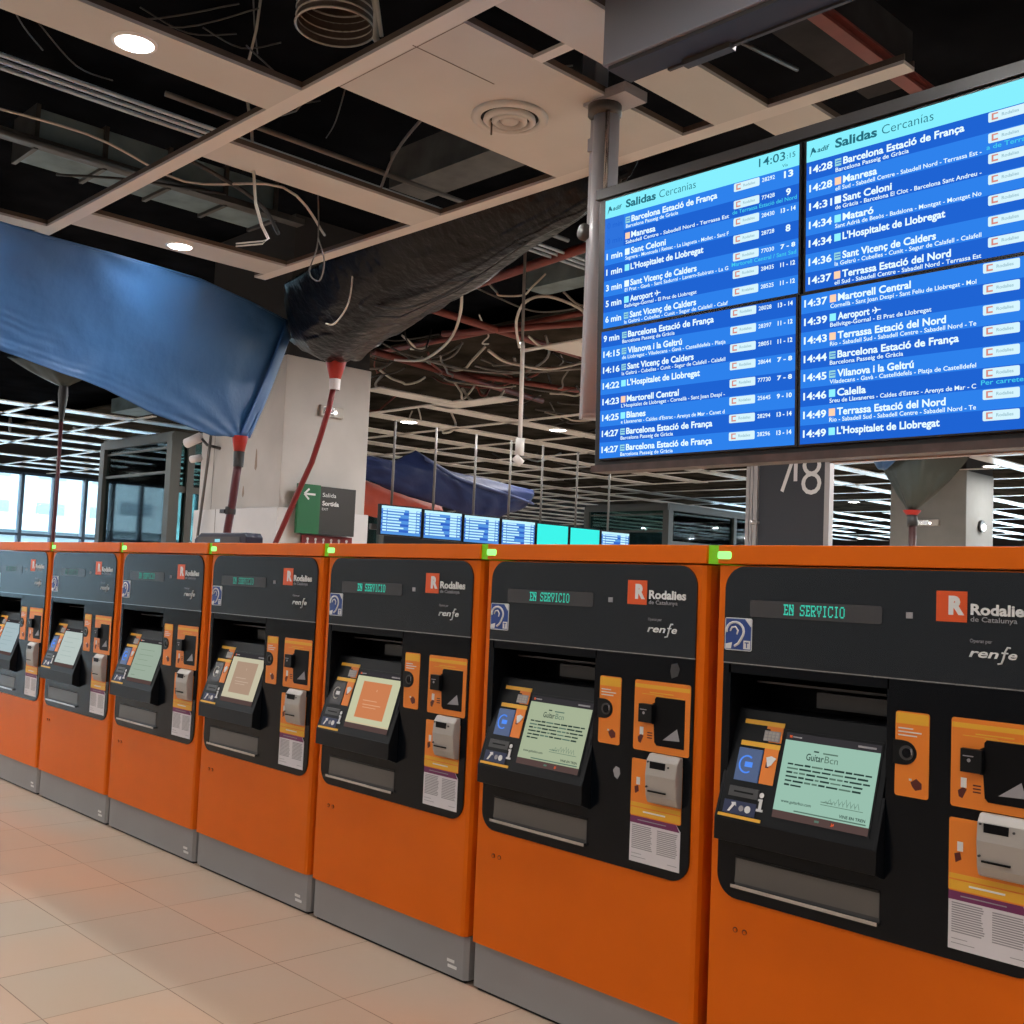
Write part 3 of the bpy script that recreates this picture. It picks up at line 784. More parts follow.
for k in range(64):
    x = rs.uniform(-6, 2.0); y = rs.uniform(6, 12); z = rs.uniform(4.75, 5.6)
    pts = []
    dx, dy = rs.uniform(-1, 1), rs.uniform(-.8, 1.4)
    n = 6; sag = rs.uniform(.05, .35)
    for j in range(n):
        t = j / (n - 1); pts.append((x + dx * t * 1.6 + rs.uniform(-.08, .08), y + dy * t + rs.uniform(-.08, .08), z - sag * 4 * t * (1 - t)))
    pipe(pts, rs.choice((.012, .016, .022)), rs.choice((cable_k, pipe_gr, pipe_rd, cable_w)), 'loose cable tangled in the wrecked ceiling behind the black tarp', 'cable', 'tangled cables', 6)
for k in range(16):
    x = rs.uniform(1.9, 4.5); y = rs.uniform(-1.2, 2.2); z = rs.uniform(5.45, 5.95)
    dx, dy = rs.uniform(-1.2, 1.2), rs.uniform(-1, 1.2)
    pipe([(x, y, z), (x + dx * .5, y + dy * .5, z - .1), (x + dx, y + dy, z)], .006, duct_rim, 'faint wire in the dark void above the ceiling strips', 'cable', 'wires in the void', 6)
for (a, b) in (((-20, 3.5), (-8, 14)), ((-22, 9), (-10, 20))):
    for k in range(9):
        x = rs.uniform(a[0], b[0]); y = rs.uniform(a[1], b[1]); z = rs.uniform(4.8, 5.6)
        dx, dy = rs.uniform(-2, 2), rs.uniform(-2, 2)
        pipe([(x, y, z), (x + dx * .5, y + dy * .5, z - .25), (x + dx, y + dy, z)], .03, rs.choice((duct_rim, pipe_lt, pipe_gr)), 'cable or duct run above the far white ceiling strips', 'cable', 'far ceiling services', 6)
for k in range(5):
    x = rs.uniform(-23, -10); y = rs.uniform(4, 16)
    thing_mesh(MB().box(x, x + rs.uniform(.6, 2.2), y, y + rs.uniform(.3, .7), 5.0, 5.3, duct_m), 'hanging_duct', 'pale duct above the far white ceiling strips on the left', 'duct', 'far ducts')

# ------------------------------------------------------------------ TARPAULINS
def lerp_poly(P, t):
    n = len(P) - 1; s = min(t * n, n - 1e-9); i = int(s); f = s - i
    return Vector(P[i]).lerp(Vector(P[i + 1]), f)
def sheet(top, bot, m, nu=60, nv=24, sag=(0, 0, 0), wr=.03, wf=3.0, seed=0, fold=None, thick=.004):
    V = []; F = []
    for j in range(nv + 1):
        v = j / nv
        for i in range(nu + 1):
            u = i / nu
            p = lerp_poly(top, u).lerp(lerp_poly(bot, u), v)
            p = p + Vector(sag) * 4 * v * (1 - v) * (.5 + .5 * math.sin(PI * u))
            q = Vector((u * wf * 3 + seed, v * wf, seed))
            n_ = noise.noise(q) + .5 * noise.noise(q * 2.3)
            if fold: n_ += fold(u, v)
            a = .15 + .85 * math.sin(PI * min(1, max(0, v * .9 + .1)) * .5)
            p = p + Vector((.7, -.7, .15)) * wr * n_ * a
            V.append(p)
    for j in range(nv):
        for i in range(nu):
            a = j * (nu + 1) + i; F.append((a, a + 1, a + nu + 2, a + nu + 1))
    return MB().add(V, F, m, smooth=True)
def solid(o, t=.004):
    md = o.modifiers.new('thickness', 'SOLIDIFY'); md.thickness = t; return o
bt = empty('hanging_blue_tarp', (.6, 1, 4.4), 'large shiny blue tarpaulin slung under the ceiling at the upper left', 'tarp')
def off(P, o): return [tuple(Vector(p) - Vector(o)) for p in P]
O = (.6, 1, 4.4)
top = off([(1.0, -3.2, 4.42), (1.05, -1.6, 4.42), (.96, -.1, 4.40), (.91, .30, 4.395), (.86, .9, 4.40), (.74, 1.8, 4.40), (.38, 2.55, 4.40), (-.03, 3.27, 4.40)], O)
bot = off([(.95, -1.9, 3.80), (.9, -1.2, 3.72), (.6, .09, 3.43), (.55, .62, 3.33), (.50, 1.05, 3.26), (.34, 1.60, 3.12), (.20, 2.30, 3.01), (.14, 2.68, 3.04)], O)
def fold(u, v):
    f = 0
    if u < .45 and v > .35: f += 1.1 * math.sin(v * 70 + 6 * noise.noise(Vector((u * 9, v * 4, 1)))) * (v - .35) * max(0, (.45 - u)) * 1.4
    if v > .8: f += .5 * math.sin(v * 110 + u * 8) * (v - .8)
    r = math.atan2(1 - u + .02, 1.06 - v); f += .38 * math.sin(r * 20) * max(0, 1 - math.hypot((1 - u) * 1.6, 1 - v) * 1.4)
    for c in (.27, .50, .78): f += .9 * math.sin(math.atan2(u - c, v + .05) * 8) * math.exp(-v * 2.2) * math.exp(-((u - c) * 4) ** 2)
    return f
solid(sheet(top, bot, tarp_bl, 130, 80, (-.12, .12, -.02), .045, 2.2, 3, fold).build('sheet', bt))
solid(sheet(off([(.03, 3.20, 4.40), (-.10, 3.34, 4.25)], O), off([(.16, 2.64, 3.04), (.10, 2.80, 3.05)], O), tarp_b2, 8, 20, (.0, .04, 0), .03, 2, 5).build('side_flap', bt))
hem = [(Vector(p) + Vector((0, -.004, .004))) for p in top]
MB().tube(hem, .012, tarp_bl, 6).build('hem', bt)
# its drain
def drain(name, loc, pts, rad, cone, hm, lab, cat='hose', band=None):
    r = empty(name, loc, lab, cat)
    P = [tuple(Vector(p) - Vector(loc)) for p in pts]
    c = MB().lathe([(cone[0], 0), (cone[0] * .97, -.02), (cone[1], -cone[2]), (cone[1] * .9, -cone[2])], cone_rd, n=20)
    c.build('funnel', r)
    if band: MB().lathe([(cone[1] * 1.03, -cone[2]), (cone[1] * .95, -cone[2] - band[0])], band[1], n=18).build('tape_band', r)
    MB().tube(P, rad, hm, 12).build('hose', r)
    return r
hr = drain('hanging_drain_hose', (.145, 2.66, 3.05), [(.145, 2.66, 2.80), (.11, 2.66, 2.6), (.05, 2.67, 2.35), (-.03, 2.68, 2.1), (-.10, 2.70, 1.8), (-.16, 2.72, 1.2), (-.2, 2.75, .02)], .042, (.085, .055, .16), hose_mar, 'thick maroon drain hose with red funnel under the blue tarpaulin', band=(.16, cable_k))
MB().lathe([(.055, -.81), (.058, -.77), (.052, -.73)], cable_k, c=(-.125, .01, 0), n=16).box(-.22, -.13, -.06, .0, -.80, -.76, cable_k).build('clamp', hr)
# small tarp & hose far left
st = empty('hanging_small_tarp', (-5.5, 3.0, 4.2), 'small dark tarp tip with thin red hose, below the blue tarpaulin', 'tarp')
solid(sheet([(-.9, -.5, .45), (0, -.3, .5), (.9, .5, .42)], [(-.05, 0, .0), (0, 0, -.02), (.05, .02, .0)], tarp_gn, 16, 10, (0, 0, -.05), .03, 2, 8).build('sheet', st))
MB().lathe([(.06, .0), (.07, -.12), (.03, -.5)], cable_k, n=14).build('funnel', st)
MB().tube([(0, 0, -.45), (.02, 0, -1.5), (.0, 0, -2.6), (0, 0, -4.15)], .028, hose_mar, 10).build('hose', st)

kt = empty('hanging_black_tarp', (2, 3, 4.4), 'big crumpled black plastic sheet sagging from the ceiling above the white pillar', 'tarp')
O = (2, 3, 4.4)
top = off([(-.35, 3.55, 4.5), (.3, 3.0, 4.52), (.9, 2.62, 4.53), (1.9, 2.45, 4.54), (3.2, 2.42, 4.54), (4.5, 2.42, 4.54), (5.6, 2.42, 4.54)], O)
bot = off([(-.72, 3.70, 4.43), (-.2, 3.70, 4.18), (.28, 3.70, 3.99), (.55, 3.85, 4.02), (1.4, 3.72, 4.21), (3.0, 3.32, 4.33), (5.3, 2.50, 4.45)], O)
def foldk(u, v):
    f = .7 * math.sin(v * 40 + 5 * noise.noise(Vector((u * 7, v * 3, 4)))) * v * (1 if u > .35 else .3)
    r = math.atan2(u - .34, 1.08 - v); f += .5 * math.sin(r * 14) * max(0, 1 - math.hypot((u - .34) * 2.2, 1 - v))
    return f
solid(sheet(top, bot, tarp_bk, 140, 60, (0, -.05, -.22), .10, 4.0, 9, foldk).build('sheet', kt))
MB().tube([(-.5, .05, -.2), (.3, .0, -.35), (1.2, -.1, -.28), (2.6, -.35, -.05)], .008, cable_k, 6).build('lashing_rope', kt)
drain('hanging_drain_hose', (.30, 3.69, 4.0), [(.28, 3.69, 3.72), (.22, 3.69, 3.5), (.10, 3.68, 3.2), (-.05, 3.68, 2.9), (-.23, 3.68, 2.66), (-.42, 3.66, 2.35), (-.64, 3.64, 2.0), (-.8, 3.6, 1.2), (-.85, 3.6, .02)], .032, (.115, .06, .2), hose_rd, 'bright red drain hose with a red cone under the black sheet, crossing the exit sign', band=(.12, paper))
# cables in front of black tarp
pipe([(2.07, 3.3, 4.75), (2.3, 3.2, 4.62), (3.3, 3.1, 4.6), (4.6, 3.0, 4.75)], .014, cable_k, 'black cable stretched across the black sheet', 'cable', 'black cables by the black sheet')
pipe([(1.6, 2.9, 4.5), (2.0, 2.9, 4.2), (2.6, 2.95, 4.1), (3.6, 3.0, 4.3), (4.4, 3.0, 4.6)], .012, cable_k, 'black cable stretched across the black sheet', 'cable', 'black cables by the black sheet')
pipe([(2.1, 2.6, 4.5), (2.05, 2.6, 4.15), (1.85, 2.6, 3.98), (1.7, 2.6, 4.0)], .008, cable_w, 'thin pale wire curling in front of the black sheet', 'cable')

# far blue and orange tarps
ft = empty('hanging_navy_tarp', (-2, 7.5, 3.1), 'torn navy tarpaulin bunched up behind the row of small monitors', 'tarp')
O = (-2, 7.5, 3.1)
solid(sheet(off([(-2.3, 5.4, 3.30), (-2, 5.94, 3.33), (-2, 6.3, 3.30), (-2, 6.70, 3.50), (-2, 7.37, 3.27), (-2, 8.2, 3.22), (-2, 9.12, 3.15)], O),
            off([(-2.3, 5.4, 3.05), (-2, 5.84, 2.99), (-2, 6.5, 2.85), (-2, 7.35, 2.72), (-2, 7.9, 2.62), (-2, 8.45, 2.68), (-2, 8.95, 2.86)], O), tarp_nv, 50, 16, (.18, 0, .03), .12, 4, 2).build('sheet', ft))
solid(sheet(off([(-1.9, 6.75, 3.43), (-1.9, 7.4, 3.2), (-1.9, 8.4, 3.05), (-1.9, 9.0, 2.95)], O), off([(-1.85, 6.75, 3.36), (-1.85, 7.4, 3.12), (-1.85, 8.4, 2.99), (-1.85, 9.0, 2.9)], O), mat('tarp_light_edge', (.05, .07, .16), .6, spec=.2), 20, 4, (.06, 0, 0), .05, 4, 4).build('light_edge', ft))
ot = empty('hanging_orange_tarp', (-2.1, 6.6, 2.8), 'orange red tarpaulin hanging under the torn navy tarp', 'tarp')
O = (-2.1, 6.6, 2.8)
solid(sheet(off([(-2.3, 5.3, 3.10), (-2.1, 5.9, 3.0), (-2.1, 6.5, 2.88), (-2.1, 7.3, 2.76)], O), off([(-2.2, 5.3, 2.5), (-2.0, 5.9, 2.5), (-2.0, 6.5, 2.45), (-2.0, 7.3, 2.45)], O), tarp_or, 30, 14, (.1, 0, 0), .06, 4, 6).build('sheet', ot))

# ------------------------------------------------------------------ WHITE PILLARS
def pillar(name, x0, x1, y0, y1, zb, label, pm=pillar_m, zt=4.32):
    r = empty(name, ((x0 + x1) / 2, (y0 + y1) / 2, 0), label, 'pillar'); a = (x1 - x0) / 2; b = (y1 - y0) / 2
    r['kind'] = 'thing'
    MB().box(-a, a, -b, b, 0, zt, pm).build('shaft', r, bevel=.01)
    tag(MB().box(-a + .02, a - .02, -b + .02, b - .02, zt, 6.08, wall_d).build('raw_top', r), 'unpainted dark top above the ceiling line')
    if zb:
        bb = MB().box(-a - .04, a + .04, -b - .04, b + .04, 0, zb, pillar_b); bb.build('base_cladding', r, bevel=.006)
        MB().box(-.10, -.088, -b - .043, -b - .04, 0, zb, rail_dk).box(-a + .55, -a + .556, -b - .043, -b - .04, 0, zb, rail_dk).build('cladding_joint', r)
        MB().box(-.05, -.04, -b - .003, -b, zb, 4.3, rail_dk).box(-a + .35, -a + .355, -b - .003, -b, zb, 4.3, rail_dk).build('seam', r)
    if zb:
        st_ = MB()
        for (x_, z_, w_, h_) in ((-.15, 2.60, .05, .18), (.42, 2.95, .03, .25), (.15, 2.62, .025, .12)):
            st_.prism([(x_ - w_, z_), (x_ - w_ * .4, z_ + h_), (x_ + w_ * .3, z_ + h_ * .9), (x_ + w_, z_ + .02), (x_, z_ - .03)], -b - .0025, -b - .0005, stain_m, 'y')
        tag(st_.build('stain', r), 'rusty brown stains on the plaster')
    return r
stain_m = mat('stain_brown', (.30, .23, .18), .8)
pillar('station_pillar', -3.20, -1.20, 4.0, 5.27, 2.45, 'massive stained white pillar behind the exit sign, below the tarpaulins')
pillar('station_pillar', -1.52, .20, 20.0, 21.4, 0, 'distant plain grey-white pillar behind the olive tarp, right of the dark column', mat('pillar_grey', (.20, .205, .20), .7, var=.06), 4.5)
# emergency lights
def emergency(loc, rz, lab, w=.34):
    r = empty('hanging_emergency_lamp', loc, lab, 'emergency lamp', rz=rz)
    MB().box(-w / 2, w / 2, -.06, 0, -.07, .07, silver).build('housing', r, bevel=.008)
    MB().box(-w * .4, w * .05, -.066, -.06, -.045, .045, chrome).disc((w * .12, -.066, -.01), .018, lamp_e, 16, 'y', .01).build('lens', r)
emergency((-1.20, 4.66, 3.70), PI / 2, 'small emergency lamp on the right face of the big white pillar')
emergency((-.62, 19.99, 3.38), 0, 'small emergency lamp on the front of the distant pillar', .5)
r = empty('hanging_emergency_lamp', (.21, 20.7, 3.35), 'round emergency lamp on the right side of the distant pillar', 'emergency lamp', rz=PI / 2)
MB().disc((0, -.03, 0), .13, dgrey, 24, 'y', .06).build('housing', r)
MB().disc((.02, -.07, -.03), .07, lamp_e, 16, 'y', .03).build('lens', r)
# camera & drain pipe at pillar
r = empty('hanging_security_camera', (-2.95, 3.86, 3.30), 'white security camera on a bracket at the left corner of the white pillar', 'camera')
MB().tube([(-.22, -.10, .02), (.0, -.02, .10)], .065, paper, 12).build('housing', r)
MB().tube([(.0, 0, .08), (.05, .06, .0), (.28, .12, -.05)], .02, dgrey, 8).build('bracket', r)
MB().tube([(-.25, .0, -.18), (-.12, .06, -.16)], .05, paper, 10).build('lamp_head', r)
thing_mesh(MB().tube([(-2.70, 3.86, 3.45), (-2.80, 3.88, 3.0), (-2.97, 3.9, 2.14), (-3.05, 3.9, .02)], .02, pipe_gr, 8), 'drain_pipe', 'thin dark pipe leaning against the left part of the white pillar', 'pipe')

# ------------------------------------------------------------------ EXIT SIGN
sg = empty('hanging_exit_sign', (-1.02, 4.575, 2.45), 'green and grey exit sign reading Salida Sortida in front of the white pillar', 'sign', rz=PI / 2)
MB().box(-.42, -.105, 0, .05, -.30, .30, sign_gn).build('green_panel', sg)
MB().box(-.105, .42, 0, .05, -.30, .29, sign_gr).build('grey_panel', sg)
a = MB(); y = -.002
for pts in (((-.34, .18), (-.18, .18)), ((-.34, .18), (-.27, .245)), ((-.34, .18), (-.27, .115))):
    (x0, z0), (x1, z1) = pts; v = Vector((x1 - x0, 0, z1 - z0)).normalized(); n_ = Vector((-v.z, 0, v.x)) * .012
    p0, p1 = Vector((x0, y, z0)), Vector((x1, y, z1)); a.add([p0 - n_, p1 - n_, p1 + n_, p0 + n_], [(0, 1, 2, 3)], white_l)
a.text('Salida', -.075, .165, .048, white_l, y=y, w=.20, bold=.0)
a.text('Sortida', -.075, .06, .052, white_l, y=y, w=.245, bold=.03)
a.text('EXIT', -.075, .0, .028, white_l, y=y, w=.09)
a.build('lettering', sg)
sg2 = empty('hanging_frieze_sign', (-1.10, 4.63, 2.06), 'dark red strip with white marks just under the exit sign', 'sign', rz=PI / 2)
MB().box(-.34, .40, 0, .03, -.08, .08, hose_rd).build('panel', sg2)
a = MB()
for k in range(6):
    cx = -.26 + k * .115
    a.disc((cx, -.002, .03), .018, white_l, 10, 'y', .002).box(cx - .03, cx + .025, -.003, -.001, -.05, -.02, white_l).box(cx - .01, cx + .01, -.003, -.001, -.02, .02, white_l)
a.build('marks', sg2)

# ------------------------------------------------------------------ SMALL MONITORS
for k in range(7):
    yc = 4.155 + k * .585; zc = 2.265 - .008 * k
    lab = ['small blue and white departures monitor at the left end of the row', 'small departures monitor, second from the left in the row', 'small departures monitor, third from the left in the row',
           'small departures monitor just left of the two plain cyan ones', 'small plain cyan monitor, left one of two', 'small plain cyan monitor, right one of two', 'small departures monitor at the right end of the row'][k]
    r = empty('hanging_monitor', (1.0, yc, zc), lab, 'monitor', 'row of small monitors', rz=PI / 2)
    r.rotation_euler.x = .0
    MB().box(-.285, .285, 0, .05, -.165, .165, blackp).build('bezel', r, bevel=.004)
    sc = MB(); rr = random.Random(k)
    if k in (4, 5): sc.box(-.268, .268, -.002, 0, -.15, .15, mon_c)
    else:
        sc.box(-.268, .268, -.002, 0, -.15, .15, mon_b).box(-.268, .268, -.003, 0, .12, .15, mon_w)
        for j in range(8):
            z = .10 - j * .031
            sc.box(-.25, -.20, -.003, 0, z, z + .018, mon_w).box(-.19, -.19 + rr.uniform(.12, .25), -.003, 0, z, z + .016, mon_w)
            if j % 2: sc.box(-.268, .268, -.0025, 0, z - .004, z + .022, mon_d)
            sc.box(.10, .20, -.003, 0, z - .002, z + .02, mon_w).box(.21, .25, -.003, 0, z, z + .016, mon_w)
    sc.build('screen', r)
    MB().box(-.03, .03, .05, .115, -.1, .1, dgrey).build('mount', r)
for k, (y, zt) in enumerate(((4.09, 4.5), (4.67, 4.5), (5.27, 4.5), (5.83, 4.5), (6.37, 4.5), (7.0, 4.5), (7.62, 4.5))):
    thing_mesh(MB().tube([(.9, y, 2.3), (.9, y, 3.35)], .014, pipe_gr, 8), 'hanging_rod', 'thin grey rod rising behind the row of small monitors', 'rod', 'monitor rods')
thing_mesh(MB().box(.84, .88, 3.85, 8.0, 2.16, 2.22, dgrey), 'hanging_monitor_rail', 'dark rail carrying the row of small monitors', 'rail')
# pole with camera hanging
r = empty('hanging_camera_pole', (1.9, 5.0, 3.0), 'thin white pole with a small camera at its lower end, left of the departures board', 'pole')
MB().tube([(0, 0, .12), (-.02, 0, 1.2), (-.03, 0, 1.25)], .024, strip_w, 10).tube([(-.03, 0, 1.25), (-.06, 0, 3.0)], .017, pipe_gr, 10).build('pole', r)
MB().tube([(0, 0, .02), (0, 0, .2)], .05, strip_w, 12).build('junction', r)
MB().tube([(-.02, -.05, .0), (.02, .02, -.07)], .045, strip_w, 12).build('camera_head', r)

# ------------------------------------------------------------------ GLASS OFFICES
def office(name, x0, x1, y0, y1, zt, lab, posts_x, posts_y):
    r = empty(name, (x1, y0, 0), lab, 'glass office')
    f = MB(); X0 = x0 - x1; Y1 = y1 - y0
    f.box(X0, .05, -.06, .10, zt - .15, zt, frame_of).box(-.10, .06, 0, Y1, zt - .15, zt, frame_of)
    f.box(X0, 0, -.02, .02, zt - .28, zt - .24, frame_of)
    f.build('top_rail', r); f = MB()
    f.box(X0, 0, -.03, .03, .0, .5, frame_of).box(-.03, .03, 0, Y1, 0, .5, frame_of)
    f.build('bottom_rail', r); f = MB()
    f.box(X0, 0, -.04, .04, zt - .75, zt - .70, frame_of).box(-.04, .04, 0, Y1, zt - 1.1, zt - .98, frame_of)
    f.build('cross_rail', r)
    for x in posts_x: MB().box(x - .09, x + .11, -.08, .12, 0, zt - .15, frame_of).build('post', r)
    for y in posts_y: MB().box(-.10, .08, y - .07, y + .07, 0, zt - .15, frame_of).build('post', r)
    MB().box(X0, 0, -.006, .006, .5, zt - .15, glass_o).build('front_glass', r)
    MB().box(-.006, .006, 0, Y1, .5, zt - .15, glass_o).build('side_glass', r)
    MB().box(X0, 0, 0, Y1, zt - .02, zt + .05, frame_of).build('roof', r)
    return r
office('glass_office', -12.0, -8.9, 6.42, 11.4, 4.2, 'glazed office box with dark grey posts, left of the white pillar', (-2.97, 0), (.35, 2.6, 4.9))
office('glass_office', -11.2, -8.2, 20.5, 27, 4.0, 'distant glazed office box between the monitors and the dark column', (-2.9, 0), (3.1, 6.3))
for k, (x, y, hx) in enumerate(((-10.5, 9.6, .5), (-10.0, 10.8, .4))):
    r = empty('office_partition', (x, y, 0), ['pale cupboard inside the left glass office', 'second narrower pale cupboard deep inside the left glass office'][k], 'cupboard')
    MB().box(0, hx, 0, .4, 0, 2.3, dgrey).build('body', r); MB().box(.02, hx - .02, -.02, 0, .1, 2.25, mat('cupboard_door%d' % k, (.18, .22, .22), .5)).build('door', r)

# ------------------------------------------------------------------ PLATFORM COLUMN 7 8
r = empty('platform_column', (2.67, 9.0, 0), 'dark grey column panel with large pale 7 and 8, below the departure board', 'column'); r['kind'] = 'thing'
MB().box(-.42, .53, .03, .09, 0, 6.05, col_dk).build('panel', r)
for a, b in ((-.60, -.55), (-.54, -.50), (-.49, -.43), (.54, .61)): MB().box(a, b, 0, .10, 0, 6.05, col_lt).build('jamb', r)
t = MB(); t.text('7', -.13, 2.96, .52, white_l, y=.026, w=.26, bold=-.01).box(.09, .14, .022, .028, 3.10, 3.5, paper).text('8', .20, 2.92, .52, white_l, y=.026, w=.28, bold=-.01)
t.build('digits', r)
MB().tube([(-.50, -.02, 2.58), (-.42, .05, 2.58)], .03, col_lt, 10).build('knob', r)

# olive tarp with funnel near the far pillar
gt = empty('hanging_olive_tarp', (.45, 17, 3.4), 'olive and blue tarpaulin gathered into a drain funnel before the distant pillar', 'tarp')
O = (.45, 17, 3.4)
solid(sheet(off([(-.45, 17.2, 4.55), (.1, 16.6, 4.6), (.9, 16.4, 4.6), (1.7, 16.9, 4.5)], O), off([(.35, 17, 3.42), (.42, 16.95, 3.38), (.50, 16.95, 3.38), (.56, 17, 3.42)], O), tarp_gn, 40, 20, (.1, -.1, -.15), .07, 2, 12).build('sheet', gt))
solid(sheet(off([(-.40, 17.0, 4.5), (.0, 16.5, 4.62), (.6, 16.35, 4.62)], O), off([(-.2, 16.9, 4.22), (.1, 16.6, 4.15), (.5, 16.35, 4.35)], O), tarp_bl, 14, 6, (0, -.05, -.05), .04, 2, 14).build('blue_patch', gt))
MB().lathe([(.17, .0), (.15, -.04), (.10, -.09)], cone_rd, n=18).tube([(0, 0, -.08), (.02, 0, -.3)], .10, cable_k, 12).build('funnel', gt)
MB().tube([(.02, 0, -.25), (.02, 0, -1.2), (.02, 0, -3.38)], .07, mat('black_red_hose', (.04, .012, .012), .5), 10).build('hose', gt)

# ------------------------------------------------------------------ DEPARTURE BOARD
BX, BY = 6.295, 1.322
bd = empty('hanging_departure_board', (BX, BY, 3.80), 'big four-screen blue departures board hanging above the ticket machines', 'departure board')
bd.rotation_euler.x = math.radians(1.6)
# local: x from 0, z from 0 (top) down to -1.5
Mz = -3.80
def zz(z): return z + Mz
MB().box(-.07, 2.62, .02, .13, zz(2.30), zz(3.835), board_k).build('casing', bd, bevel=.004)
MB().box(-.07, 2.62, -.012, .02, zz(3.78), zz(3.835), dgrey).build('top_rail', bd)
MB().box(-.07, 2.62, -.012, .13, zz(2.268), zz(2.305), board_b).build('bottom_rail', bd)
MB().box(1.3, 2.60, .13, .18, zz(2.262), zz(2.285), col_lt).build('cable_tray', bd)
ROWS = {
 'A': dict(x=0, z=3.760, hd=.10, rows=[('0 min', 't', 'Barcelona Estació de França', 'Barcelona Passeig de Gràcia', '28292', '13', None), ('0 min', 'o', 'Manresa', 'Sabadell Centre - Sabadell Nord - Terrassa Est', '77428', '9', 'de Terrassa Estació del Nord'),
   ('1 min', 'w', 'Sant Celoni', 'Sagrera - Montcada i Reixac - La Llagosta - Mollet - Sant F', '28430', '13 - 14', None), ('1 min', 'c', "L'Hospitalet de Llobregat", '', '28728', '8', None),
   ('3 min', 'w', 'Sant Vicenç de Calders', 'El Prat - Gavà - Sant Sadurní - Lavern-Subirats - La G', '77030', '7 - 8', 'Martorell Central / Sant Sad'), ('5 min', 'c', 'Aeroport ✈', 'Bellvitge-Gornal - El Prat de Llobregat', '28435', '11 - 12', None),
   ('6 min', 't', 'Sant Vicenç de Calders', 'la Geltrú - Cubelles - Cunit - Segur de Calafell - Calaf', '28525', '11 - 12', None)]),
 'B': dict(x=1.245, z=3.760, hd=.10, rows=[('14:28', 't', 'Barcelona Estació de França', 'Barcelona Passeig de Gràcia', '', '', None), ('14:28', 'o', 'Manresa', 'ell Sud - Sabadell Centre - Sabadell Nord - Terrassa Est -', '', '', 'a de Terrassa'),
   ('14:31', 'w', 'Sant Celoni', 'de Gràcia - Barcelona El Clot - Barcelona Sant Andreu -', '', '', None), ('14:34', 'c', 'Mataró', 'Sant Adrià de Besòs - Badalona - Montgat - Montgat No', '', '', None),
   ('14:34', 'c', "L'Hospitalet de Llobregat", '', '', '', None), ('14:36', 't', 'Sant Vicenç de Calders', 'la Geltrú - Cubelles - Cunit - Segur de Calafell - Calafell', '', '', None),
   ('14:37', 'o', 'Terrassa Estació del Nord', 'ell Sud - Sabadell Centre - Sabadell Nord - Terrassa Est', '', '', None)]),
 'C': dict(x=-.01, z=3.035, hd=0, rows=[('9 min', 't', 'Barcelona Estació de França', 'Barcelona Passeig de Gràcia', '28028', '13 - 14', None), ('14:15', 't', 'Vilanova i la Geltrú', 'de Llobregat - Viladecans - Gavà - Castelldefels - Platja', '28397', '11 - 12', None),
   ('14:16', 't', 'Sant Vicenç de Calders', 'la Geltrú - Cubelles - Cunit - Segur de Calafell - Calafell', '28051', '11 - 12', None), ('14:22', 'c', "L'Hospitalet de Llobregat", '', '28644', '7 - 8', None),
   ('14:23', 'o', 'Martorell Central', "L'Hospitalet de Llobregat - Cornellà - Sant Joan Despí -", '77730', '7 - 8', None), ('14:25', 'c', 'Blanes', 'e Llavaneres - Caldes d\'Estrac - Arenys de Mar - Canet d', '25645', '9 - 10', None),
   ('14:27', 't', 'Barcelona Estació de França', 'Barcelona Passeig de Gràcia', '28294', '13 - 14', None), ('14:27', 't', 'Barcelona Estació de França', 'Barcelona Passeig de Gràcia', '28296', '13 - 14', None)]),
 'D': dict(x=1.225, z=3.035, hd=0, rows=[('14:37', 'o', 'Martorell Central', 'Cornellà - Sant Joan Despí - Sant Feliu de Llobregat - Mol', '', '', None), ('14:39', 'c', 'Aeroport ✈', 'Bellvitge-Gornal - El Prat de Llobregat', '', '', None),
   ('14:43', 'o', 'Terrassa Estació del Nord', 'Rio - Sabadell Sud - Sabadell Centre - Sabadell Nord - Te', '', '', None), ('14:44', 't', 'Barcelona Estació de França', 'Barcelona Passeig de Gràcia', '', '', None),
   ('14:45', 't', 'Vilanova i la Geltrú', 'Viladecans - Gavà - Castelldefels - Platja de Castelldefel', '', '', None), ('14:46', 'c', 'Calella', 'Sreu de Llavaneres - Caldes d\'Estrac - Arenys de Mar - C', '', '', 'Per carretera'),
   ('14:49', 'o', 'Terrassa Estació del Nord', 'Rio - Sabadell Sud - Sabadell Centre - Sabadell Nord - Te', '', '', None), ('14:49', 'c', "L'Hospitalet de Llobregat", '', '', '', None)])}
ICON = {'t': b_tea, 'o': b_org, 'w': b_wh, 'c': b_icy}
NW = {'Barcelona Estació de França': .555, 'Manresa': .165, 'Sant Celoni': .235, "L'Hospitalet de Llobregat": .475, 'Sant Vicenç de Calders': .435, 'Aeroport ✈': .21, 'Vilanova i la Geltrú': .36,
      'Martorell Central': .345, 'Blanes': .13, 'Mataró': .15, 'Terrassa Estació del Nord': .50, 'Calella': .14}
def aeroplane(mb, x, z, s, m, y):
    mb.prism([(x + p * s, z + q * s) for p, q in ((1, 0), (.8, .10), (.15, .10), (-.35, .75), (-.55, .75), (-.25, .10), (-.7, .08), (-.9, .32), (-1.05, .32), (-.95, 0), (-1.05, -.32), (-.9, -.32), (-.7, -.08), (-.25, -.10), (-.55, -.75), (-.35, -.75), (.15, -.10), (.8, -.10))], y, y + .001, m, 'y')
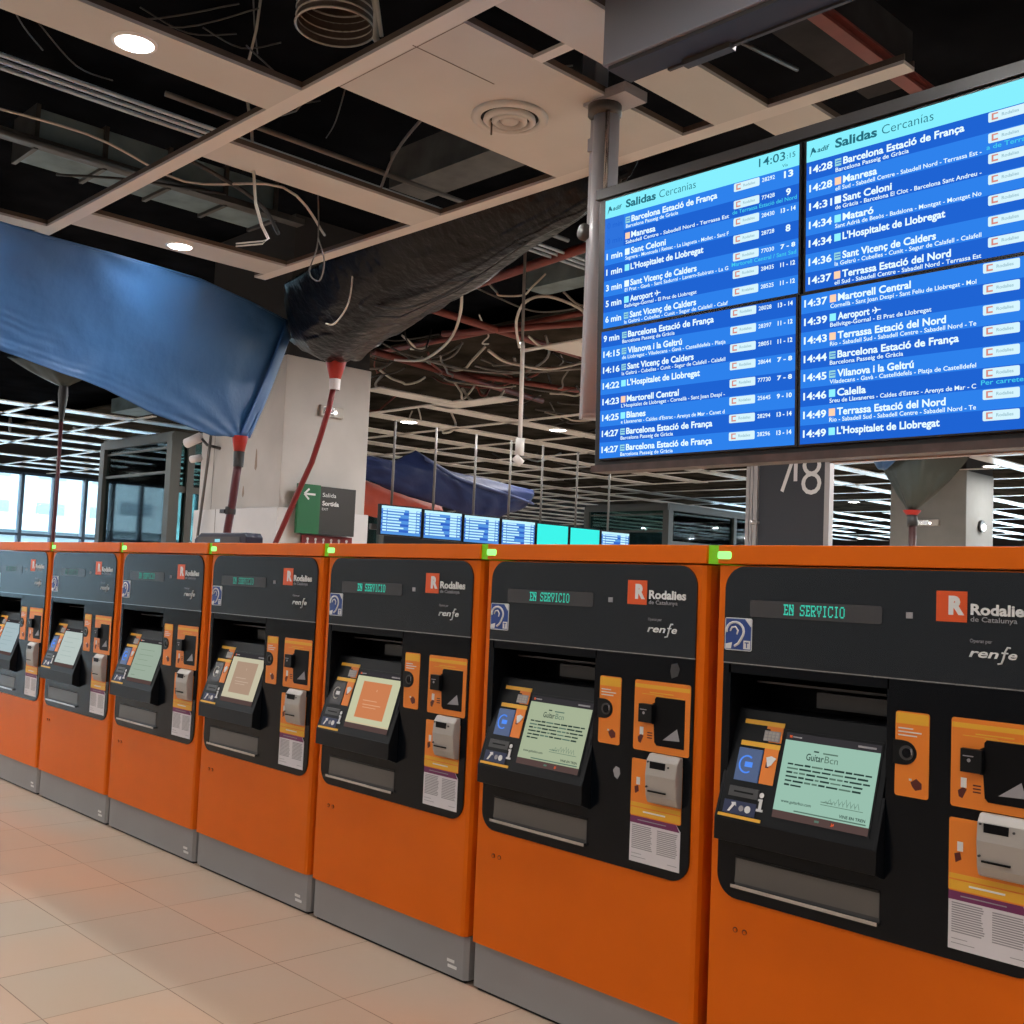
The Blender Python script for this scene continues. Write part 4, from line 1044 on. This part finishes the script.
for key, R_ in ROWS.items():
    x0 = R_['x']; zt = R_['z']; wd = 1.205; RH = .0868
    zb = zt - R_['hd'] - RH * len(R_['rows']) - (.0 if R_['hd'] == 0 else 0)
    lab = {'A': 'upper left screen headed by the clock', 'B': 'upper right screen', 'C': 'lower left screen', 'D': 'lower right screen'}[key]
    pm = MB(); pm.box(x0 - .012, x0 + wd + .012, -.008, .03, zz(zb) - .008, zz(zt) + .008, board_k)
    z = zt - R_['hd']
    if R_['hd']: pm.box(x0, x0 + wd, -.0095, -.008, zz(z), zz(zt), b_hd)
    for k_, row in enumerate(R_['rows']):
        par = (k_ + (1 if key in 'BC' else 0)) % 2
        pm.box(x0, x0 + wd, -.0095, -.008, zz(z - RH), zz(z), b_dk if par else b_lt)
        if key == 'A' and k_ < 2: pm.box(x0, x0 + .135, -.0098, -.0094, zz(z - RH), zz(z), b_dim)
        z -= RH
    po = tag(pm.build('display_panel', bd), lab)
    tm = MB(); y = -.0105
    if R_['hd']:
        tm.text('Salidas', x0 + .147, zz(zt - .067), .040, b_ink, y=y, w=.205, bold=.03)
        tm.text('Cercanías', x0 + .375, zz(zt - .067), .040, b_ink, y=y, w=.235, bold=-.008)
        tm.text('adif', x0 + .056, zz(zt - .064), .022, b_ink, y=y, w=.062, bold=.02, shear=.2)
        tm.prism([(x0 + .018, zz(zt - .078)), (x0 + .028, zz(zt - .04)), (x0 + .036, zz(zt - .036)), (x0 + .052, zz(zt - .062)), (x0 + .040, zz(zt - .062)), (x0 + .033, zz(zt - .055))], y, y + .001, b_ink, 'y')
        if key == 'A':
            tm.text('14:03', x0 + .985, zz(zt - .055), .040, b_ink, y=y, w=.145, bold=.005)
            tm.text(':15', x0 + 1.14, zz(zt - .052), .024, b_ink, y=y, w=.045)
            tm.text('Vía', x0 + 1.115, zz(zt - .088), .013, b_ink, y=y, w=.03)
    if R_['hd']: tm.build('header_lettering', po)
    z = zt - R_['hd']
    for k_, (tm_, ic, nm, sub, num, pl, al) in enumerate(R_['rows']):
        tm = MB()
        base = z - .050
        fade = key == 'A' and k_ < 2
        tw = .118 if ':' in tm_ else .112
        if fade: tm.text('0 min', x0 + .018, zz(base - .008), .030, b_dk, y=y, w=.105, bold=.0)
        else: tm.text(tm_, x0 + .016, zz(base - .006), .032, b_wh, y=y, w=tw, bold=.025)
        tm.box(x0 + .147, x0 + .178, y, y + .001, zz(base - .004), zz(base + .030), ICON[ic])
        if ic == 't':
            for dz in (.006, .017): tm.box(x0 + .152, x0 + .178, y - .0006, y, zz(base + dz), zz(base + dz + .004), b_dk)
        nm2 = nm.replace(' ✈', '')
        wn = NW.get(nm, .3)
        tm.text(nm2, x0 + .188, zz(base - .001), .031, b_wh, y=y, w=wn - (.055 if '✈' in nm else 0), bold=.028)
        if '✈' in nm: aeroplane(tm, x0 + .188 + wn - .022, zz(base + .014), .020, b_wh, y)
        if sub:
            sw = .35 if 'Passeig' in sub else (.475 if 'Bellvitge' in sub else .665)
            tm.text(sub, x0 + .150, zz(base - .030), .0185, b_wh, y=y, w=sw, bold=.012)
        tm.build('row_lettering', po); tm = MB()
        bx = x0 + .842
        tm.prism(rrect(bx, bx + .147, zz(z - .045), zz(z - .004), .006, 3), y, y + .001, b_bdg, 'y')
        tm.box(bx + .014, bx + .040, y - .0006, y, zz(z - .038), zz(z - .010), b_red).box(bx + .022, bx + .040, y - .0012, y - .0006, zz(z - .031), zz(z - .016), b_bdg)
        tm.text('Rodalies', bx + .055, zz(z - .030), .013, b_gry, y=y - .0006, w=.068, bold=.015)
        if num: tm.text(num, x0 + 1.003, zz(z - .033), .019, b_wh, y=y, w=.072, bold=.012)
        if pl: tm.text(pl, x0 + 1.150, zz(z - (.042 if '-' not in pl else .034)), .030 if '-' not in pl else .020, b_wh, y=y, w=(.05 if len(pl) == 2 else .026) if '-' not in pl else .080, bold=.03, align='c')
        if al:
            tm.text(al, x0 + .835, zz(z - .070), .019, b_cyan, y=y, w=.36 if key == 'A' else .20, bold=.012)
        tm.build('platform_lettering', po)
        z -= RH
# post of the board
ps = empty('hanging_post', (6.005, 1.62, 2.62), 'light grey round post holding the left end of the departures board', 'post')
MB().tube([(0, 0, .02), (0, 0, 1.92)], .078, post_gr, 24).build('tube', ps)
MB().lathe([(.001, 0), (.075, 0), (.083, .02)], post_gr, n=24).build('end_cap', ps)
MB().box(-.100, -.078, -.03, .03, .0, 1.9, post_gr).build('side_channel', ps)
MB().tube([(.07, -.07, .5), (.07, -.07, 1.9)], .014, chrome, 8).build('cable_tube', ps)
MB().tube([(-.11, -.05, 1.12), (-.11, .02, 1.12)], .05, duct_rim, 16).build('joint', ps)
MB().box(-.10, .22, -.10, .10, 1.86, 1.92, post_gr).tube([(.0, -.02, 1.80), (.0, -.02, 1.86)], .10, duct_rim, 20).build('clamp', ps)
MB().box(-.16, -.05, -.06, .06, 1.92, 3.4, post_gr).build('upper_post', ps, bevel=.01)
MB().box(-.10, -.06, -.05, .02, 1.6, 1.68, post_gr).box(-.10, -.06, -.05, .02, 2.2, 2.28, post_gr).build('bracket', ps)

# grey box above the board
gb = empty('hanging_bulkhead_box', (6.755, .74, 4.165), 'long plain grey box hanging under the ceiling above the departures board', 'box')
MB().box(0, 4.2, 0, .20, 0, .345, sign_box).build('body', gb, bevel=.004)
MB().box(.02, 4.18, .02, .19, -.02, 0, sign_und).build('underside', gb)
MB().box(.35, .62, .17, .22, -.045, -.02, duct_rim).box(.25, 4.1, .19, .21, -.03, .0, duct_rim).build('edge_bracket', gb)
# duct behind panels, upper right
dd = empty('hanging_duct', (6.9, 2.6, 5.35), 'dark grey duct in the void between the grey box and the departures board', 'duct')
MB().box(-.62, -.28, -.9, 1.6, 0, .4, mat('dark_duct', (.03, .03, .032), .8, spec=.1, var=.3, vscale=3)).build('duct_body', dd)
MB().tube([(-.75, -.6, -.15), (-.6, .6, -.15)], .015, duct_rim, 8).build('brace', dd)

# ------------------------------------------------------------------ WORLD, PORTALS, CAMERA
wd = bpy.data.worlds.new('sky'); S.world = wd; wd.use_nodes = True
nt = wd.node_tree; bg = nt.nodes['Background']
bg.inputs['Color'].default_value = (.80, .92, 1.0, 1); bg.inputs['Strength'].default_value = 17.0
def portal(loc, rot, sx, sy):
    l = bpy.data.lights.new('window_portal', 'AREA'); l.shape = 'RECTANGLE'; l.size = sx; l.size_y = sy; l.cycles.is_portal = True
    o = bpy.data.objects.new('window_portal', l); COL.objects.link(o); o.location = loc; o.rotation_euler = rot
portal((XL - .3, (YF + 17) / 2, 2.4), (0, -PI / 2, 0), 4.2, 29)
portal(((XL + XR) / 2, YB + .4, 2.85), (-PI / 2, 0, 0), 45, 2.9)  # portal for the added back window row

cd = bpy.data.cameras.new('camera'); cam = bpy.data.objects.new('camera', cd); COL.objects.link(cam)
yaw, pit, rol, fpx = .7655, .0667, .0432, 1090.6
Fv = Vector((-math.cos(yaw) * math.cos(pit), math.sin(yaw) * math.cos(pit), math.sin(pit)))
Rt = Fv.cross(Vector((0, 0, 1))).normalized(); Up = Rt.cross(Fv)
R2 = Rt * math.cos(rol) + Up * math.sin(rol); U2 = -Rt * math.sin(rol) + Up * math.cos(rol)
Mx = Matrix((R2, U2, -Fv)).transposed().to_4x4(); Mx.translation = Vector((10.2207, -3.0695, 1.6356))
cam.matrix_world = Mx
cd.sensor_width = 36; cd.lens = 36 * fpx / 1024; cd.clip_start = .05; cd.clip_end = 400
S.camera = cam

S.view_settings.view_transform = 'Standard'; S.view_settings.look = 'None'
S.view_settings.exposure = 0.0; S.view_settings.gamma = 1.0; S.view_settings.use_curve_mapping = False
S.cycles.use_denoising = True
S.cycles.max_bounces = 8; S.cycles.diffuse_bounces = 4; S.cycles.glossy_bounces = 3; S.cycles.transparent_max_bounces = 12
S.cycles.sample_clamp_indirect = 6; S.cycles.caustics_reflective = False; S.cycles.caustics_refractive = False
